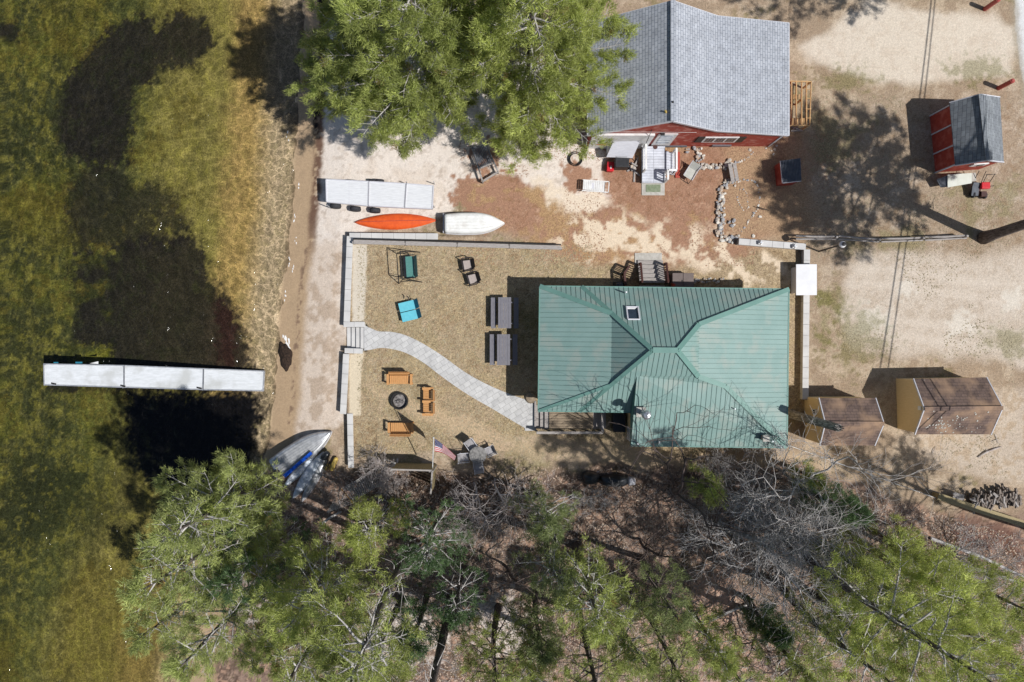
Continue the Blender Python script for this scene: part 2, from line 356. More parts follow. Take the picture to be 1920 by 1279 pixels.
for cx,cy,rx,ry_ in((1590,150,60,24),(1600,640,60,60),(1545,600,16,70),(1900,640,60,30),(1830,130,70,30),(1560,560,30,26),(1000,600,80,40)):
    q=np.hypot((X-P(cx,cy)[0])*32/rx,(Y-P(cx,cy)[1])*32/ry_); lay(sm(1.2,.3,q+2.2*n3+n2)*.55,c3(112,108,62),1)
# road corner at the top right
rd=zone(pp((1893,-200),(1905,60),(1915,130),(1935,260),(2600,300),(2600,-200)),.06,.15,1.2,9); lay(rd,c3(208,208,208),0)
rb=np.abs(sdpoly(X,Y,pp((1893,-200),(1905,60),(1915,130),(1935,260),(2600,300),(2600,-200)))); lay(sm(.4,.05,rb+.3*n3)*.6,c3(150,140,122),.2)
# beach sand and bare areas
bs=zone(pp((560,-300),(790,-300),(850,60),(1110,250),(1130,300),(1140,365),(1060,385),(1010,350),(955,320),(860,345),(850,400),(650,440),(640,780),(600,830),(520,880),(420,960),(470,700),(540,300)),.2,.5,1.1,10)
lay(bs,sand,0); lay(bs*sm(.0,.18,n2+.3*n3)*.4,c3(200,184,168)); lay(bs*sm(.12,.2,n3+.3*n5)*.35,c3(150,132,116))
sp=zone(pp((1000,345),(1100,350),(1145,370),(1120,400),(1050,395)),.3,.9,1.4,12); lay(sp,c3(216,200,180),.05)
sp=zone(pp((1090,400),(1290,420),(1430,470),(1500,505),(1480,535),(1370,530),(1290,505),(1250,500),(1100,480),(1020,470)),.5,1.2,.9,13); lay(sp*sm(-.06,.08,n2+.4*n3),c3(214,196,172),.1)
for a,b,r in((895,395,30),(870,360,26),(930,345,34),(905,300,30),(1085,330,26)): lay(sm(1.3,.6,np.hypot(X-P(a,b)[0],Y-P(a,b)[1])*32/r+3*n3+2*n2),needle,.3)
sp=zone(pp((640,700),(1000,830),(1160,820),(1290,860),(1480,850),(1600,900),(1500,880),(1200,880),(1100,870),(900,840)),.3,.5,.9,14); lay(sp*.55,c3(196,172,142),.1)
# south beach, brownish and duller
sb=zone(pp((560,440),(640,450),(645,780),(600,830),(520,900),(480,700),(530,520)),.5,.5,.8,15); lay(sb*.55,c3(188,168,148),.1); lay(sb*sm(-.02,.12,n2+.4*n3)*.5,c3(158,136,114),.2)
# forest floor
fl=zone(pp((560,870),(660,885),(800,890),(950,900),(1100,880),(1290,880),(1480,870),(1560,890),(1700,945),(1800,965),(2600,1010),(2600,2200),(300,2200),(330,1279),(440,1000),(500,900)),.4,.6,.8,16)
lay(fl,litter,.25); lay(fl*sm(.0,.14,n2+.5*n3)*.6,c3(174,148,130)); lay(fl*sm(-.02,.12,n1+.5*n3)*.7,c3(92,76,66)); lay(fl*sm(-.02,.1,n5+.3*n3)*.5,c3(70,54,46)); lay(fl*sm(.1,.18,n3-.4*n2)*.6,c3(196,160,136)); lay(fl*sm(.15,.25,n2+.3*n5)*.5,c3(72,66,40),.8)
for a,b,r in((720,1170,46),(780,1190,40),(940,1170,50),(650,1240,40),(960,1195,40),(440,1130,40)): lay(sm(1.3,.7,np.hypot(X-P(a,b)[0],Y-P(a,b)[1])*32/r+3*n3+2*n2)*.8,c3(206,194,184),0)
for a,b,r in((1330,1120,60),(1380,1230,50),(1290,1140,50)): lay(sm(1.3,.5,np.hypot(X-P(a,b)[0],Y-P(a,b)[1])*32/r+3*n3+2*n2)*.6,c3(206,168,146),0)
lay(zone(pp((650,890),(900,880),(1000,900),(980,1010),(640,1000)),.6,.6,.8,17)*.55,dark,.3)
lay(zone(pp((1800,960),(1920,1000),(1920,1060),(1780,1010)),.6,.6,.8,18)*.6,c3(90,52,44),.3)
# gravel strips behind the walls
gv=zone(pp((661,460),(689,460),(687,520),(683,606),(661,606)),.05,.08,2,19); lay(gv,c3(200,190,174),0)
gv=zone(pp((656,665),(682,660),(677,700),(676,780),(654,780)),.05,.08,2,19); lay(gv,c3(206,192,168),0)
# wrack line, wet sand
d=X-np.interp(Y,shy,shx)
lay(sm(2.0,1.4,d+.5*n2)*(d>-1),c3(170,146,118),0)
dn=(Y>6)
lay(sm(.42,.1,np.abs(d-1.55+.35*n2+.0*n3))*sm(4,7.5,Y)*sm(-.08,.1,n3+.3*n5+.2),c3(108,84,70),.1)
lay(sm(.3,.1,np.abs(d-1.35+.5*n2))*(Y>12)*sm(-.1,.05,n3+n5*.4+.05),c3(34,30,32),.1)
lay(sm(.22,.05,np.abs(d-1.25+.3*n2))*(Y<6)*(Y>-5)*sm(-.02,.15,n3+.3*n5),c3(128,106,88),.1)
# ---- lake bed colours of weed, leaf litter and sand, plus tree shade painted in
u=d<0.15
shallow=c3(214,190,154); amber=c3(202,170,106); weed=c3(162,150,84); olive=c3(98,102,54); deep=c3(74,76,44); black=c3(44,40,37)
# the bed is seen through the water, so zones follow the image directly
Xb,Yb=warp(X,Y,.55,.5,20)
W2=np.zeros(X.shape+(3,))
def blay(w,c):
    global W2
    w=np.clip(w,0,1); W2=W2*(1-w[...,None])+np.array(c)*w[...,None]
def bp(*pts): # bed polygons: image point to bed position about 1.5 m under
    return [((a-960)/1280*41.9,-(b-640)/1280*41.9) for a,b in pts]
blay(np.ones(X.shape),deep)
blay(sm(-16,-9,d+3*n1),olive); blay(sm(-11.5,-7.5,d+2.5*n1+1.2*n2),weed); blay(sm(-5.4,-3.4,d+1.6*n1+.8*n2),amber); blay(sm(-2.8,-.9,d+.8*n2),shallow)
blay(sm(-.04,.2,n1+.4*n2)*sm(-6,-12,d)*.7,c3(118,118,50)); blay(sm(.05,.2,n4+.5*n1)*sm(-8,-14,d)*.6,c3(104,96,38))
blay(sm(.02,.2,n2+.5*n3)*.35*sm(-2,-6,d),c3(54,62,30)); blay(sm(.05,.2,n3-.4*n2)*.3*sm(-1,-6,d),c3(168,160,72))
def bz(poly,soft=.3,a=.6,sc=.7,seed=1):
    Xw,Yw=warp(X,Y,a*.7,sc*1.3,seed); return sm(-soft,soft,sdpoly(Xw,Yw,poly)+1.1*n3+.7*n5)
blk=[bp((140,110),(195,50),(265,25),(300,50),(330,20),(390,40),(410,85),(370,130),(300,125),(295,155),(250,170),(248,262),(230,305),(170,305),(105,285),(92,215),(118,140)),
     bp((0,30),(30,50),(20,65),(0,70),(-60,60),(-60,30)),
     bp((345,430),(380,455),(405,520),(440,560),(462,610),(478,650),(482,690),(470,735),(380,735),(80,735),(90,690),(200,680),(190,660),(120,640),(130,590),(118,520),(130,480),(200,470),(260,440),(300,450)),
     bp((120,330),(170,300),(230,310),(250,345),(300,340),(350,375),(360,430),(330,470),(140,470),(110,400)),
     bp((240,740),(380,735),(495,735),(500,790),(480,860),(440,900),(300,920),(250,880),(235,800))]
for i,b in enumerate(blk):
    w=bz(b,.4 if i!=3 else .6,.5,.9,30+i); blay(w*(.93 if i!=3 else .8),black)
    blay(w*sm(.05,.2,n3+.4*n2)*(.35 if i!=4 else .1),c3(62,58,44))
    if i==4: blay(w*.9,c3(9,10,16))  # dark bottom south of the dock, with the pines' cast shadow painted in
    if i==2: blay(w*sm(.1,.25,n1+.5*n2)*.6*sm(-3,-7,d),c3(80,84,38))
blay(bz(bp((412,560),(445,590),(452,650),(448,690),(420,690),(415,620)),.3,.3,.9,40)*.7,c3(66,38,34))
blay(bz(bp((120,665),(200,650),(210,678),(130,690)),.3,.4,.9,41)*.8,c3(128,128,40))
# the bed catches a little green again south of the dock
blay(bz(bp((200,1040),(340,1100),(330,1279),(200,1400),(80,1400),(120,1100)),.8,.9,.5,42)*.6,c3(122,110,46))
blay(bz(bp((0,860),(260,880),(250,1000),(0,1040)),1.2,1,.4,43)*.55,c3(44,48,28))
n6=fbm(X,Y*.8,16,3,2.2); n7=np.abs(fbm(X,Y,18,4,1.5))
blay(sm(.06,.2,n6+.5*n5)*.4*sm(-3,-6,d)*(W2.sum(-1)>.15),c3(158,150,66)); blay(sm(.06,.22,-n6+.6*n5)*.42*sm(-4,-8,d),c3(56,60,34)); blay(sm(.04,.0,n7)*.22*(W2.sum(-1)>.15),c3(180,168,96)); blay(sm(.12,.24,n1+.7*n3)*.45*sm(-3,-7,d)*(W2.sum(-1)>.13),c3(108,94,42))
G=np.where(d<0,.8,G)
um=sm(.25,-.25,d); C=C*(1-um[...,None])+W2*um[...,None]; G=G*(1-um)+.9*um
ny,nx=X.shape
me=bpy.data.meshes.new('ground'); V=np.stack([X,Y,Z],-1).reshape(-1,3)
idx=np.arange(nx*ny).reshape(ny,nx); q=np.stack([idx[:-1,:-1],idx[:-1,1:],idx[1:,1:],idx[1:,:-1]],-1).reshape(-1,4)
def fill(me,V,fc,k):
    nf=len(fc); me.vertices.add(len(V)); me.vertices.foreach_set('co',V.astype(np.float32).ravel())
    me.loops.add(nf*k); me.loops.foreach_set('vertex_index',fc.astype(np.int32).ravel())
    me.polygons.add(nf); me.polygons.foreach_set('loop_start',np.arange(nf,dtype=np.int32)*k)
    try: me.polygons.foreach_set('loop_total',np.full(nf,k,np.int32))
    except Exception: pass
    me.update(calc_edges=True)
fill(me,V,q,4)
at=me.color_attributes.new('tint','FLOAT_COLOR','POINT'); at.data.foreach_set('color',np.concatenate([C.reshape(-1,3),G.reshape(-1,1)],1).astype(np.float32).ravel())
me.polygons.foreach_set('use_smooth',np.ones(len(q),bool))
gm=bpy.data.materials.new('ground_material'); gm.use_nodes=True; t=gm.node_tree; b=t.nodes['Principled BSDF']; b.inputs['Roughness'].default_value=.95; b.inputs['Specular IOR Level'].default_value=.1
A=t.nodes.new('ShaderNodeVertexColor'); A.layer_name='tint'; tc=t.nodes.new('ShaderNodeTexCoord')
def noise(sc,det=4,ro=.6,st=(1,1,1)):
    mp=t.nodes.new('ShaderNodeMapping'); mp.inputs['Scale'].default_value=st; t.links.new(tc.outputs['Object'],mp.inputs[0])
    n=t.nodes.new('ShaderNodeTexNoise'); n.inputs['Scale'].default_value=sc; n.inputs['Detail'].default_value=det; n.inputs['Roughness'].default_value=ro; t.links.new(mp.outputs[0],n.inputs[0]); return n.outputs[0]
def mr(x,a,b_,c,d_):
    r=t.nodes.new('ShaderNodeMapRange'); t.links.new(x,r.inputs[0])
    for i,v in enumerate((a,b_,c,d_)): 
        if hasattr(v,'name'): t.links.new(v,r.inputs[i+1])
        else: r.inputs[i+1].default_value=v
    return r.outputs[0]
def ma(op,x,y):
    r=t.nodes.new('ShaderNodeMath'); r.operation=op
    for i,v in enumerate((x,y)):
        if hasattr(v,'name'): t.links.new(v,r.inputs[i])
        else: r.inputs[i].default_value=v
    return r.outputs[0]
f1=ma('ADD',1.0,ma('MULTIPLY',mr(noise(7,7,.78),.3,.7,-.34,.32),mr(A.outputs['Alpha'],0,1,.4,1.0))); f2=ma('ADD',mr(noise(26,3,.8),.38,.62,-.42,.42),mr(noise(11,2,.6),.44,.6,-.16,.16))
amp=mr(A.outputs['Alpha'],0,1,.22,1.0)
mul=ma('ADD',f1,ma('MULTIPLY',f2,amp))
mx=t.nodes.new('ShaderNodeMix'); mx.data_type='RGBA'; mx.blend_type='MULTIPLY'; mx.inputs[0].default_value=1; t.links.new(A.outputs['Color'],mx.inputs[6]); t.links.new(mul,mx.inputs[7])
t.links.new(mx.outputs[2],b.inputs['Base Color'])
bpn=t.nodes.new('ShaderNodeBump'); bpn.inputs['Distance'].default_value=.04; t.links.new(mr(A.outputs['Alpha'],0,1,.35,.9),bpn.inputs['Strength'])
t.links.new(ma('ADD',noise(14,5,.7),ma('MULTIPLY',noise(3,4,.6),1.5)),bpn.inputs['Height']); t.links.new(bpn.outputs[0],b.inputs['Normal'])
me.materials.append(gm)
tag(link_mesh('ground',me),kind='structure')
# ---- lake surface: clear water, small waves, caustic light painted into its transparent tint
wm=bpy.data.materials.new('lake_water'); wm.use_nodes=True; t=wm.node_tree; t.nodes.remove(t.nodes['Principled BSDF']); out=[n for n in t.nodes if n.type=='OUTPUT_MATERIAL'][0]
tc=t.nodes.new('ShaderNodeTexCoord'); tr=t.nodes.new('ShaderNodeBsdfTransparent'); gl=t.nodes.new('ShaderNodeBsdfGlossy'); gl.inputs['Roughness'].default_value=.10
vo=t.nodes.new('ShaderNodeTexVoronoi'); vo.feature='DISTANCE_TO_EDGE'; vo.inputs['Scale'].default_value=1.9
wn=t.nodes.new('ShaderNodeTexNoise'); wn.inputs['Scale'].default_value=1.6; wn.inputs['Detail'].default_value=3; t.links.new(tc.outputs['Object'],wn.inputs[0])
mxv=t.nodes.new('ShaderNodeVectorMath'); mxv.operation='MULTIPLY_ADD'; t.links.new(wn.outputs['Color'],mxv.inputs[0]); mxv.inputs[1].default_value=(1.1,1.1,1.1); t.links.new(tc.outputs['Object'],mxv.inputs[2]); t.links.new(mxv.outputs[0],vo.inputs[0])
cr=t.nodes.new('ShaderNodeValToRGB'); cr.color_ramp.elements[0].position=0; cr.color_ramp.elements[0].color=(1,1,1,1); cr.color_ramp.elements[1].position=.11; cr.color_ramp.elements[1].color=(.73,.74,.72,1)  # bright caustic lines painted as a web in the transparent colour
t.links.new(vo.outputs['Distance'],cr.inputs[0]); stk=t.nodes.new('ShaderNodeMix'); stk.data_type='RGBA'; stk.blend_type='MULTIPLY'; stk.inputs[0].default_value=1; t.links.new(cr.outputs[0],stk.inputs[6]); t.links.new(mr(noise(3.2,4,.6,(1,.32,1)),.36,.64,.82,1.06),stk.inputs[7]); t.links.new(stk.outputs[2],tr.inputs[0])  # ripple streaks of light and dark multiplied into the same colour
fr=t.nodes.new('ShaderNodeFresnel'); fr.inputs[0].default_value=1.33
nb=noise(3.6,2.5,.5,(1,.7,1)); nb2=noise(1.1,3,.5,(1,.5,1))
bpw=t.nodes.new('ShaderNodeBump'); bpw.inputs['Strength'].default_value=1.0; bpw.inputs['Distance'].default_value=.12
t.links.new(ma('ADD',nb,ma('MULTIPLY',nb2,2.0)),bpw.inputs['Height']); t.links.new(bpw.outputs[0],gl.inputs['Normal'])
ms=t.nodes.new('ShaderNodeMixShader'); t.links.new(fr.outputs[0],ms.inputs[0]); t.links.new(tr.outputs[0],ms.inputs[1]); t.links.new(gl.outputs[0],ms.inputs[2]); t.links.new(ms.outputs[0],out.inputs['Surface'])
me=bpy.data.meshes.new('lake_water'); me.from_pydata([(-420,-420,WATER),(-10,-420,WATER),(-10,420,WATER),(-420,420,WATER)],[],[(0,1,2,3)]); me.materials.append(wm)
tag(link_mesh('lake_water',me),kind='structure')
# gentle foam lines lying on the wet sand
fb=MB(); rn=random.Random(3)
for (a0,b0,a1,b1,k,w) in((532,630,548,648,10,.09),(538,645,548,668,14,.12),(560,345,556,360,3,.06),(553,400,550,430,6,.05),(545,480,538,510,6,.05),(537,545,533,575,6,.05),(541,240,537,285,6,.05),(575,130,576,165,8,.04),(556,445,553,470,5,.05),(550,500,546,520,5,.05)):
    for i in range(k//2+1):
        tt=(i+rn.random())/k; x,y=P(a0+(a1-a0)*tt+rn.gauss(0,1.5),b0+(b1-b0)*tt,-.9); z=max(gz(x,y),WATER)+.012
        n=7; pts=[(x+w*.55*rn.uniform(.4,1.4)*math.cos(2*math.pi*j/n),y+w*rn.uniform(.6,2.2)*math.sin(2*math.pi*j/n)) for j in range(n)]
        fb.prism(pts,z-.01,z+.012)
fo=fb.build('foam',M['foam']); tag(fo,'white foam flecks washed up along the waterline','foam',kind='stuff')
# ---------------------------------------------------------------- trees
def leafmat(name,base,trans=.42):
    m=bpy.data.materials.new(name); m.use_nodes=True; t=m.node_tree; b=t.nodes['Principled BSDF']; out=[n for n in t.nodes if n.type=='OUTPUT_MATERIAL'][0]
    A=t.nodes.new('ShaderNodeVertexColor'); A.layer_name='tint'
    t.links.new(A.outputs[0],b.inputs['Base Color']); b.inputs['Roughness'].default_value=.55; b.inputs['Specular IOR Level'].default_value=.3
    tl=t.nodes.new('ShaderNodeBsdfTranslucent'); t.links.new(A.outputs[0],tl.inputs[0]); ms=t.nodes.new('ShaderNodeMixShader'); ms.inputs[0].default_value=trans
    t.links.new(b.outputs[0],ms.inputs[1]); t.links.new(tl.outputs[0],ms.inputs[2]); t.links.new(ms.outputs[0],out.inputs['Surface'])
    return m
M['needles']=leafmat('pine_needles',None)
def seg_mesh(name,segs,m,parent,sides=4):
    a=np.array([s[0] for s in segs],float); b=np.array([s[1] for s in segs],float); ra=np.array([s[2] for s in segs])[:,None]; rb=np.array([s[3] for s in segs])[:,None]
    d=b-a; L=np.linalg.norm(d,axis=1,keepdims=True)+1e-9; d/=L
    up=np.where(np.abs(d[:,2:3])>.9,np.array([[1.,0,0]]),np.array([[0,0,1.]]))
    x=np.cross(d,up); x/=np.linalg.norm(x,axis=1,keepdims=True)+1e-9; y=np.cross(x,d)
    V=[]
    for p,r in((a,ra),(b+d*rb*.5,rb)):
        for k in range(sides):
            an=2*math.pi*k/sides; V.append(p+(x*math.cos(an)+y*math.sin(an))*r)
    V=np.stack(V,1); n=len(a); base=np.arange(n)[:,None,None]*(2*sides)
    q=np.array([[k,(k+1)%sides,sides+(k+1)%sides,sides+k] for k in range(sides)])[None]
    me=bpy.data.meshes.new(name); fill(me,V.reshape(-1,3),(q+base).reshape(-1,4),4); me.materials.append(m)
    me.polygons.foreach_set('use_smooth',np.ones(n*sides,bool))
    return link_mesh(name,me,parent)
def tuft_mesh(name,pos,dr,parent,seed,size=.21,K=20,w=.034,colr=((.19,.26,.045),(.10,.16,.03)),spread=1.15,droop=0):
    g=np.random.default_rng(seed); pos=np.array(pos); dr=np.array(dr); n=len(pos)
    dd=dr[:,None,:]+g.normal(0,spread*.55,(n,K,3)); dd[...,2]+=.25-droop; dd/=np.linalg.norm(dd,axis=2,keepdims=True)+1e-9
    sz=size*g.uniform(.65,1.25,(n,1,1))*g.uniform(.75,1.15,(n,K,1))
    side=np.cross(dd,g.normal(0,1,(n,K,3))); side/=np.linalg.norm(side,axis=2,keepdims=True)+1e-9
    p=pos[:,None,:]+dd*size*.1+g.normal(0,size*.33,(n,K,3)); V=np.stack([p-side*w*.5,p+side*w*.5,p+dd*sz],2).reshape(-1,3)
    f=np.arange(n*K*3).reshape(-1,3)
    me=bpy.data.meshes.new(name); fill(me,V,f,3); me.materials.append(M['needles'])
    mixv=g.beta(1.6,1.6,(n,1)); c=np.array(colr[0])*mixv+np.array(colr[1])*(1-mixv)
    cl=np.floor(pos*1.4); hh=np.modf(np.abs(np.sin(cl@np.array([12.9898,78.233,37.719]))*43758.5))[0][:,None]; c=c*(.72+.55*hh)*g.uniform(.85,1.15,(n,1)); c=np.repeat(c,K,0)*g.uniform(.8,1.2,(n*K,1)); c=np.clip(c,0,1)
    brown=np.repeat(g.random(n)<.008,K); c[brown]=np.array([.3,.2,.08])
    cc=np.repeat(np.concatenate([c,np.ones((len(c),1))],1),3,0)
    at=me.color_attributes.new('tint','FLOAT_COLOR','POINT'); at.data.foreach_set('color',cc.astype(np.float32).ravel())
    return link_mesh(name,me,parent)
def nv(v): return v/(np.linalg.norm(v)+1e-9)
def pine(base,h,r,label,seed,c0=.3,nb=46,dens=1.0,colr=((.19,.26,.045),(.10,.16,.03)),group='pine trees',size=.235,flat=.35,lean=(0,0),name='pine_tree',extra=(),cat='tree',rt=None,skip=None,w=.030,K=27,dead=8,side=None,shape=1.0):
    x,y=P(*base); z=gz(x,y); g=np.random.default_rng(seed); rt=rt or .012*h+.07
    ro=root(name,(x,y,z),label,cat,group)
    top=np.array([lean[0]*h,lean[1]*h,h]); bend=g.normal(0,.012*h,2)
    def trunk(t): return np.array([lean[0]*h*t+bend[0]*math.sin(t*4),lean[1]*h*t+bend[1]*math.sin(t*3.3),h*t])
    tb=MB(); ts=[i/14 for i in range(15)]; tb.tube([trunk(t)-np.array([0,0,.25 if t==0 else 0]) for t in ts],[rt*(1-t)**.8*(1.35 if t==0 else 1)+.015 for t in ts],9)
    tb.build('trunk',M['bark'],ro,world=False,smooth=True)
    segs=[];tp=[];td=[]
    def branch(p0,az,L,rise,lr):
        d=np.array([math.cos(az),math.sin(az),0.]); p=np.array(p0); n=5; pr=p.copy(); pts=[p.copy()]
        for i in range(n):
            s=(i+1)/n; dz=math.tan(rise)*(1-.4*s)+.25*s*flat+g.normal(0,.06); d2=nv(np.array([d[0]+g.normal(0,.1),d[1]+g.normal(0,.1),dz])); p=p+d2*L/n; pts.append(p.copy())
        for i in range(n): segs.append((pts[i],pts[i+1],lr*(1-i/n)+.008,lr*(1-(i+1)/n)+.008))
        ns=max(3,int(L*2.6*dens))
        for j in range(ns):
            s=.28+.72*(j+g.random()*.6)/ns; s=min(s,.999); k=int(s*n); q=pts[k]+(pts[k+1]-pts[k])*(s*n-k); dm=nv(pts[k+1]-pts[k])
            sg=1 if j%2 else -1; an=sg*g.uniform(.55,1.15); sl=L*g.uniform(.22,.42)*(1.15-s*.6)+.12
            e=nv(np.array([dm[0]*math.cos(an)-dm[1]*math.sin(an),dm[0]*math.sin(an)+dm[1]*math.cos(an),dm[2]+g.normal(.12,.16)]))
            q2=q+e*sl; segs.append((q,q2,.014,.006))
            if g.random()<.12: continue
            nt_=max(2,int(sl*5.2*dens))
            for m in range(nt_):
                s2=.35+.65*(m+.5)/nt_; tp.append(q+e*sl*s2+g.normal(0,.05,3)); td.append(nv(e*.9+np.array([0,0,.35])+g.normal(0,.25,3)))
                if g.random()<.55:
                    o=g.normal(0,.16,3); o[2]=abs(o[2])*.5; a=q+e*sl*s2; segs.append((a,a+o,.006,.004)); tp.append(a+o); td.append(nv(o+e*.5+np.array([0,0,.05])))
        tp.append(pts[-1]); td.append(nv(pts[-1]-pts[-2]))
    for i in range(nb):
        t=c0+(1-c0)*((i+g.random()*.7)/nb)**.95; u=(t-c0)/(1-c0)
        prof=(math.sin(min(1,u*2.2+.35)*math.pi/2))*(1-u**1.6)**.7+.07
        az=i*2.39996+g.normal(0,.35); L=r*prof*g.uniform(.6,1.12)*shape
        if side is not None:
            da=math.cos(az-side[0]); L*=1+side[1]*da
        if skip and skip(az,u): continue
        branch(trunk(min(t,.985)),az,max(L,.3),R(4+38*u**1.5+g.normal(0,5)),.018+.012*L)
    for (zz,az,L,rs) in extra: branch(trunk(zz),az,L,rs,.05)
    for i in range(dead):
        t=g.uniform(.12,c0+.12); az=g.uniform(0,6.28); p=trunk(t); L=g.uniform(.5,1.6)
        for k in range(3):
            d=nv(np.array([math.cos(az),math.sin(az),g.normal(.1,.2)])); q=p+d*L/3; segs.append((p,q,.03-.007*k,.022-.007*k)); 
            if k: 
                o=g.normal(0,.3,3); segs.append((q,q+o,.01,.004))
            p=q; az+=g.normal(0,.3)
    seg_mesh('branches',segs,M['bark'] if g.random()<.3 else M['twig'],ro)
    tuft_mesh('crown',tp,td,ro,seed,size=size,colr=colr,w=w,K=K)
    return ro,len(tp)
BR=((.54,.59,.18),(.34,.39,.11)); MD=((.50,.55,.17),(.29,.34,.10)); DK=((.17,.26,.11),(.08,.14,.06)); OL=((.51,.56,.20),(.31,.355,.125)); THIN=((.34,.39,.16),(.19,.23,.10))
NT=0
def PN(*a,**k):
    global NT
    o,n=pine(*a,**k); NT+=n; return o
# the pair of pines beside the red house
PN((828,195),15.2,4.4,'large pine on the beach side, left of the pair beside the red house',101,side=(math.pi,.3),c0=.22,nb=72,colr=MD,group='pines beside the red cottage',extra=[(.24,2.75,6.3,.10),(.30,3.2,6.3,.06),(.27,3.0,5.0,.12),(.22,3.35,5.9,.1),(.3,-1.9,3.9,.05),(.26,-.8,3.6,.05)],dens=1.45,dead=20)
PN((985,200),14.5,4.2,'large pine overhanging the grey shingled roof beside the red house',102,c0=.22,nb=62,colr=BR,group='pines beside the red cottage',extra=[(.2,-1.7,4.3,.02),(.22,-1.45,4.0,.02),(.2,-1.9,3.9,.0),(.25,-.9,5.0,.02),(.3,-.3,5.0,.05),(.33,.2,5.0,.08)],dens=1.4,dead=20)
PN((905,100),14.0,4.0,'tall pine behind the clump beside the red house, cut by the top edge',103,c0=.35,nb=48,colr=BR,group='pines beside the red cottage')
# pines by the lake in the lower left
L_='pines of the lakeside wood'
def TP(vx,vy,hc): # trunk base pixel for a crown seen at vx,vy with its middle hc above ground
    k=(CAMH-hc)/CAMH; return (960+(vx-960)*k,640+(vy-640)*k)
PN(TP(365,975,10.5),14,3.2,'olive green pine leaning over the lake beside the upturned boats',111,c0=.3,nb=44,colr=OL,group=L_,dens=.95)
PN(TP(420,950,7.5),10,1.9,'darker pine directly left of the upturned aluminium boat',112,c0=.3,nb=34,colr=MD,group=L_,dens=.9)
PN(TP(330,1070,10.5),14,3.1,'pale green pine furthest out over the water in the lower left',113,c0=.3,nb=42,colr=OL,group=L_,dens=1)
PN(TP(470,1060,7.5),11,2.8,'shaded pine between the pale lakeside pine and the bright pine below the hammock',114,c0=.3,nb=32,colr=DK,group=L_,dens=.8)
PN(TP(695,985,5),7.5,1.9,'small bright pine just below the rope hammock',115,c0=.3,nb=30,colr=BR,group=L_,dens=1.05)
PN(TP(585,1115,10),13.5,2.6,'bright yellow green pine left of the long leaning trunk',116,c0=.42,nb=40,colr=BR,group=L_,dens=1.1)
PN(TP(400,1190,9.5),13,3.1,'mid green pine at the bottom edge nearest the lake',117,c0=.3,nb=42,colr=OL,group=L_)
PN(TP(560,1250,9.5),13,2.9,'mid green pine cut by the bottom edge below the bright yellow green pine',118,c0=.35,nb=38,colr=MD,group=L_)
PN(TP(700,1255,8.5),12,2.4,'bright pine cut by the bottom edge between the two leaning trunks',119,c0=.4,nb=34,colr=BR,group=L_)
# tall trunks that lean away over the wood, crowns past the lower edge
PN((778,1020),17,2.7,'tall pine whose long bare trunk shows below the hammock',120,c0=.72,nb=24,colr=MD,group=L_,rt=.30,dead=26,dens=.9)
PN((848,1125),17,2.4,'tall pine whose bare trunk runs off the bottom edge right of the first leaning trunk',121,c0=.8,nb=20,colr=MD,group=L_,rt=.27,dead=18)
# woods behind the green roofed house
B_='evergreens behind the green roofed house'
PN(TP(810,1010,4.5),8,2.3,'dark hemlock right of the small bright pine',122,c0=.18,nb=40,colr=DK,group=B_,name='hemlock_tree',dens=.9,size=.17,flat=-.2)
PN(TP(860,1120,4.5),7.5,1.9,'dark green hemlock above the second leaning trunk',123,c0=.2,nb=30,colr=DK,group=B_,name='hemlock_tree',dens=.8,size=.17,flat=-.2)
PN(TP(1025,965,4),7,1.9,'thin dark pine right of the pair of bare grey trees',124,c0=.25,nb=30,colr=THIN,group=B_,dens=.75)
PN(TP(1040,1060,6),9,1.9,'thin pine in the middle of the wood with open branches',125,c0=.35,nb=20,colr=THIN,group=B_,dens=.6)
PN(TP(1110,1120,8),12,2.0,'mid green pine in the middle of the wood',126,c0=.4,nb=34,colr=MD,group=B_,dens=.9)
PN(TP(930,1235,6.5),10,2.4,'green pine at the bottom edge right of the second leaning trunk',127,c0=.35,nb=34,colr=MD,group=B_,dens=.85)
PN(TP(1110,1250,7),11,2.5,'green pine at the bottom edge below the middle of the wood',128,c0=.4,nb=32,colr=MD,group=B_,dens=.85)
PN(TP(1240,1110,5.5),9,1.9,'thin olive pine left of the tangle of bare branches',129,c0=.35,nb=24,colr=THIN,group=B_,dens=.7)
PN(TP(1255,1235,6.5),10,2.1,'olive pine at the bottom edge below the thin olive pine',130,c0=.35,nb=28,colr=OL,group=B_,dens=.8)
PN(TP(1325,915,3.5),5.5,.95,'small green pine just below the green roof',131,c0=.3,nb=18,colr=MD,group=B_,dens=.9)
PN(TP(1510,890,2.5),3.8,.7,'smallest green pine below the corner of the green roof',132,c0=.3,nb=14,colr=MD,group=B_,dens=.9)
PN(TP(1575,950,5.5),7.5,1.2,'dark green pine right of the bare grey tangle',133,c0=.25,nb=28,colr=DK,group=B_,dens=.85)
PN(TP(1600,1060,7.5),10,1.6,'bright narrow pine right of the dark green pine',134,c0=.4,nb=26,colr=BR,group=B_,dens=.95)
R_='pines in the lower right of the wood'
PN(TP(1670,1125,8.5),12,2.2,'mid green pine left of the brightest pines in the lower right',135,c0=.4,nb=36,colr=MD,group=R_,dens=.95)
PN(TP(1790,1115,9.5),12,1.9,'bright pine reaching towards the yellow board fence',136,c0=.45,nb=32,colr=BR,group=R_,dens=1)
PN((1440,985),19,3.3,'brightest yellow green pine in the lower right corner',137,c0=.6,nb=34,rt=.26,colr=((.56,.61,.17),(.36,.42,.12)),group=R_,dens=1.05)
PN(TP(1620,1240,10),13,2.4,'green pine at the bottom edge left of the brightest pine',138,c0=.4,nb=32,colr=MD,group=R_,dens=.85)
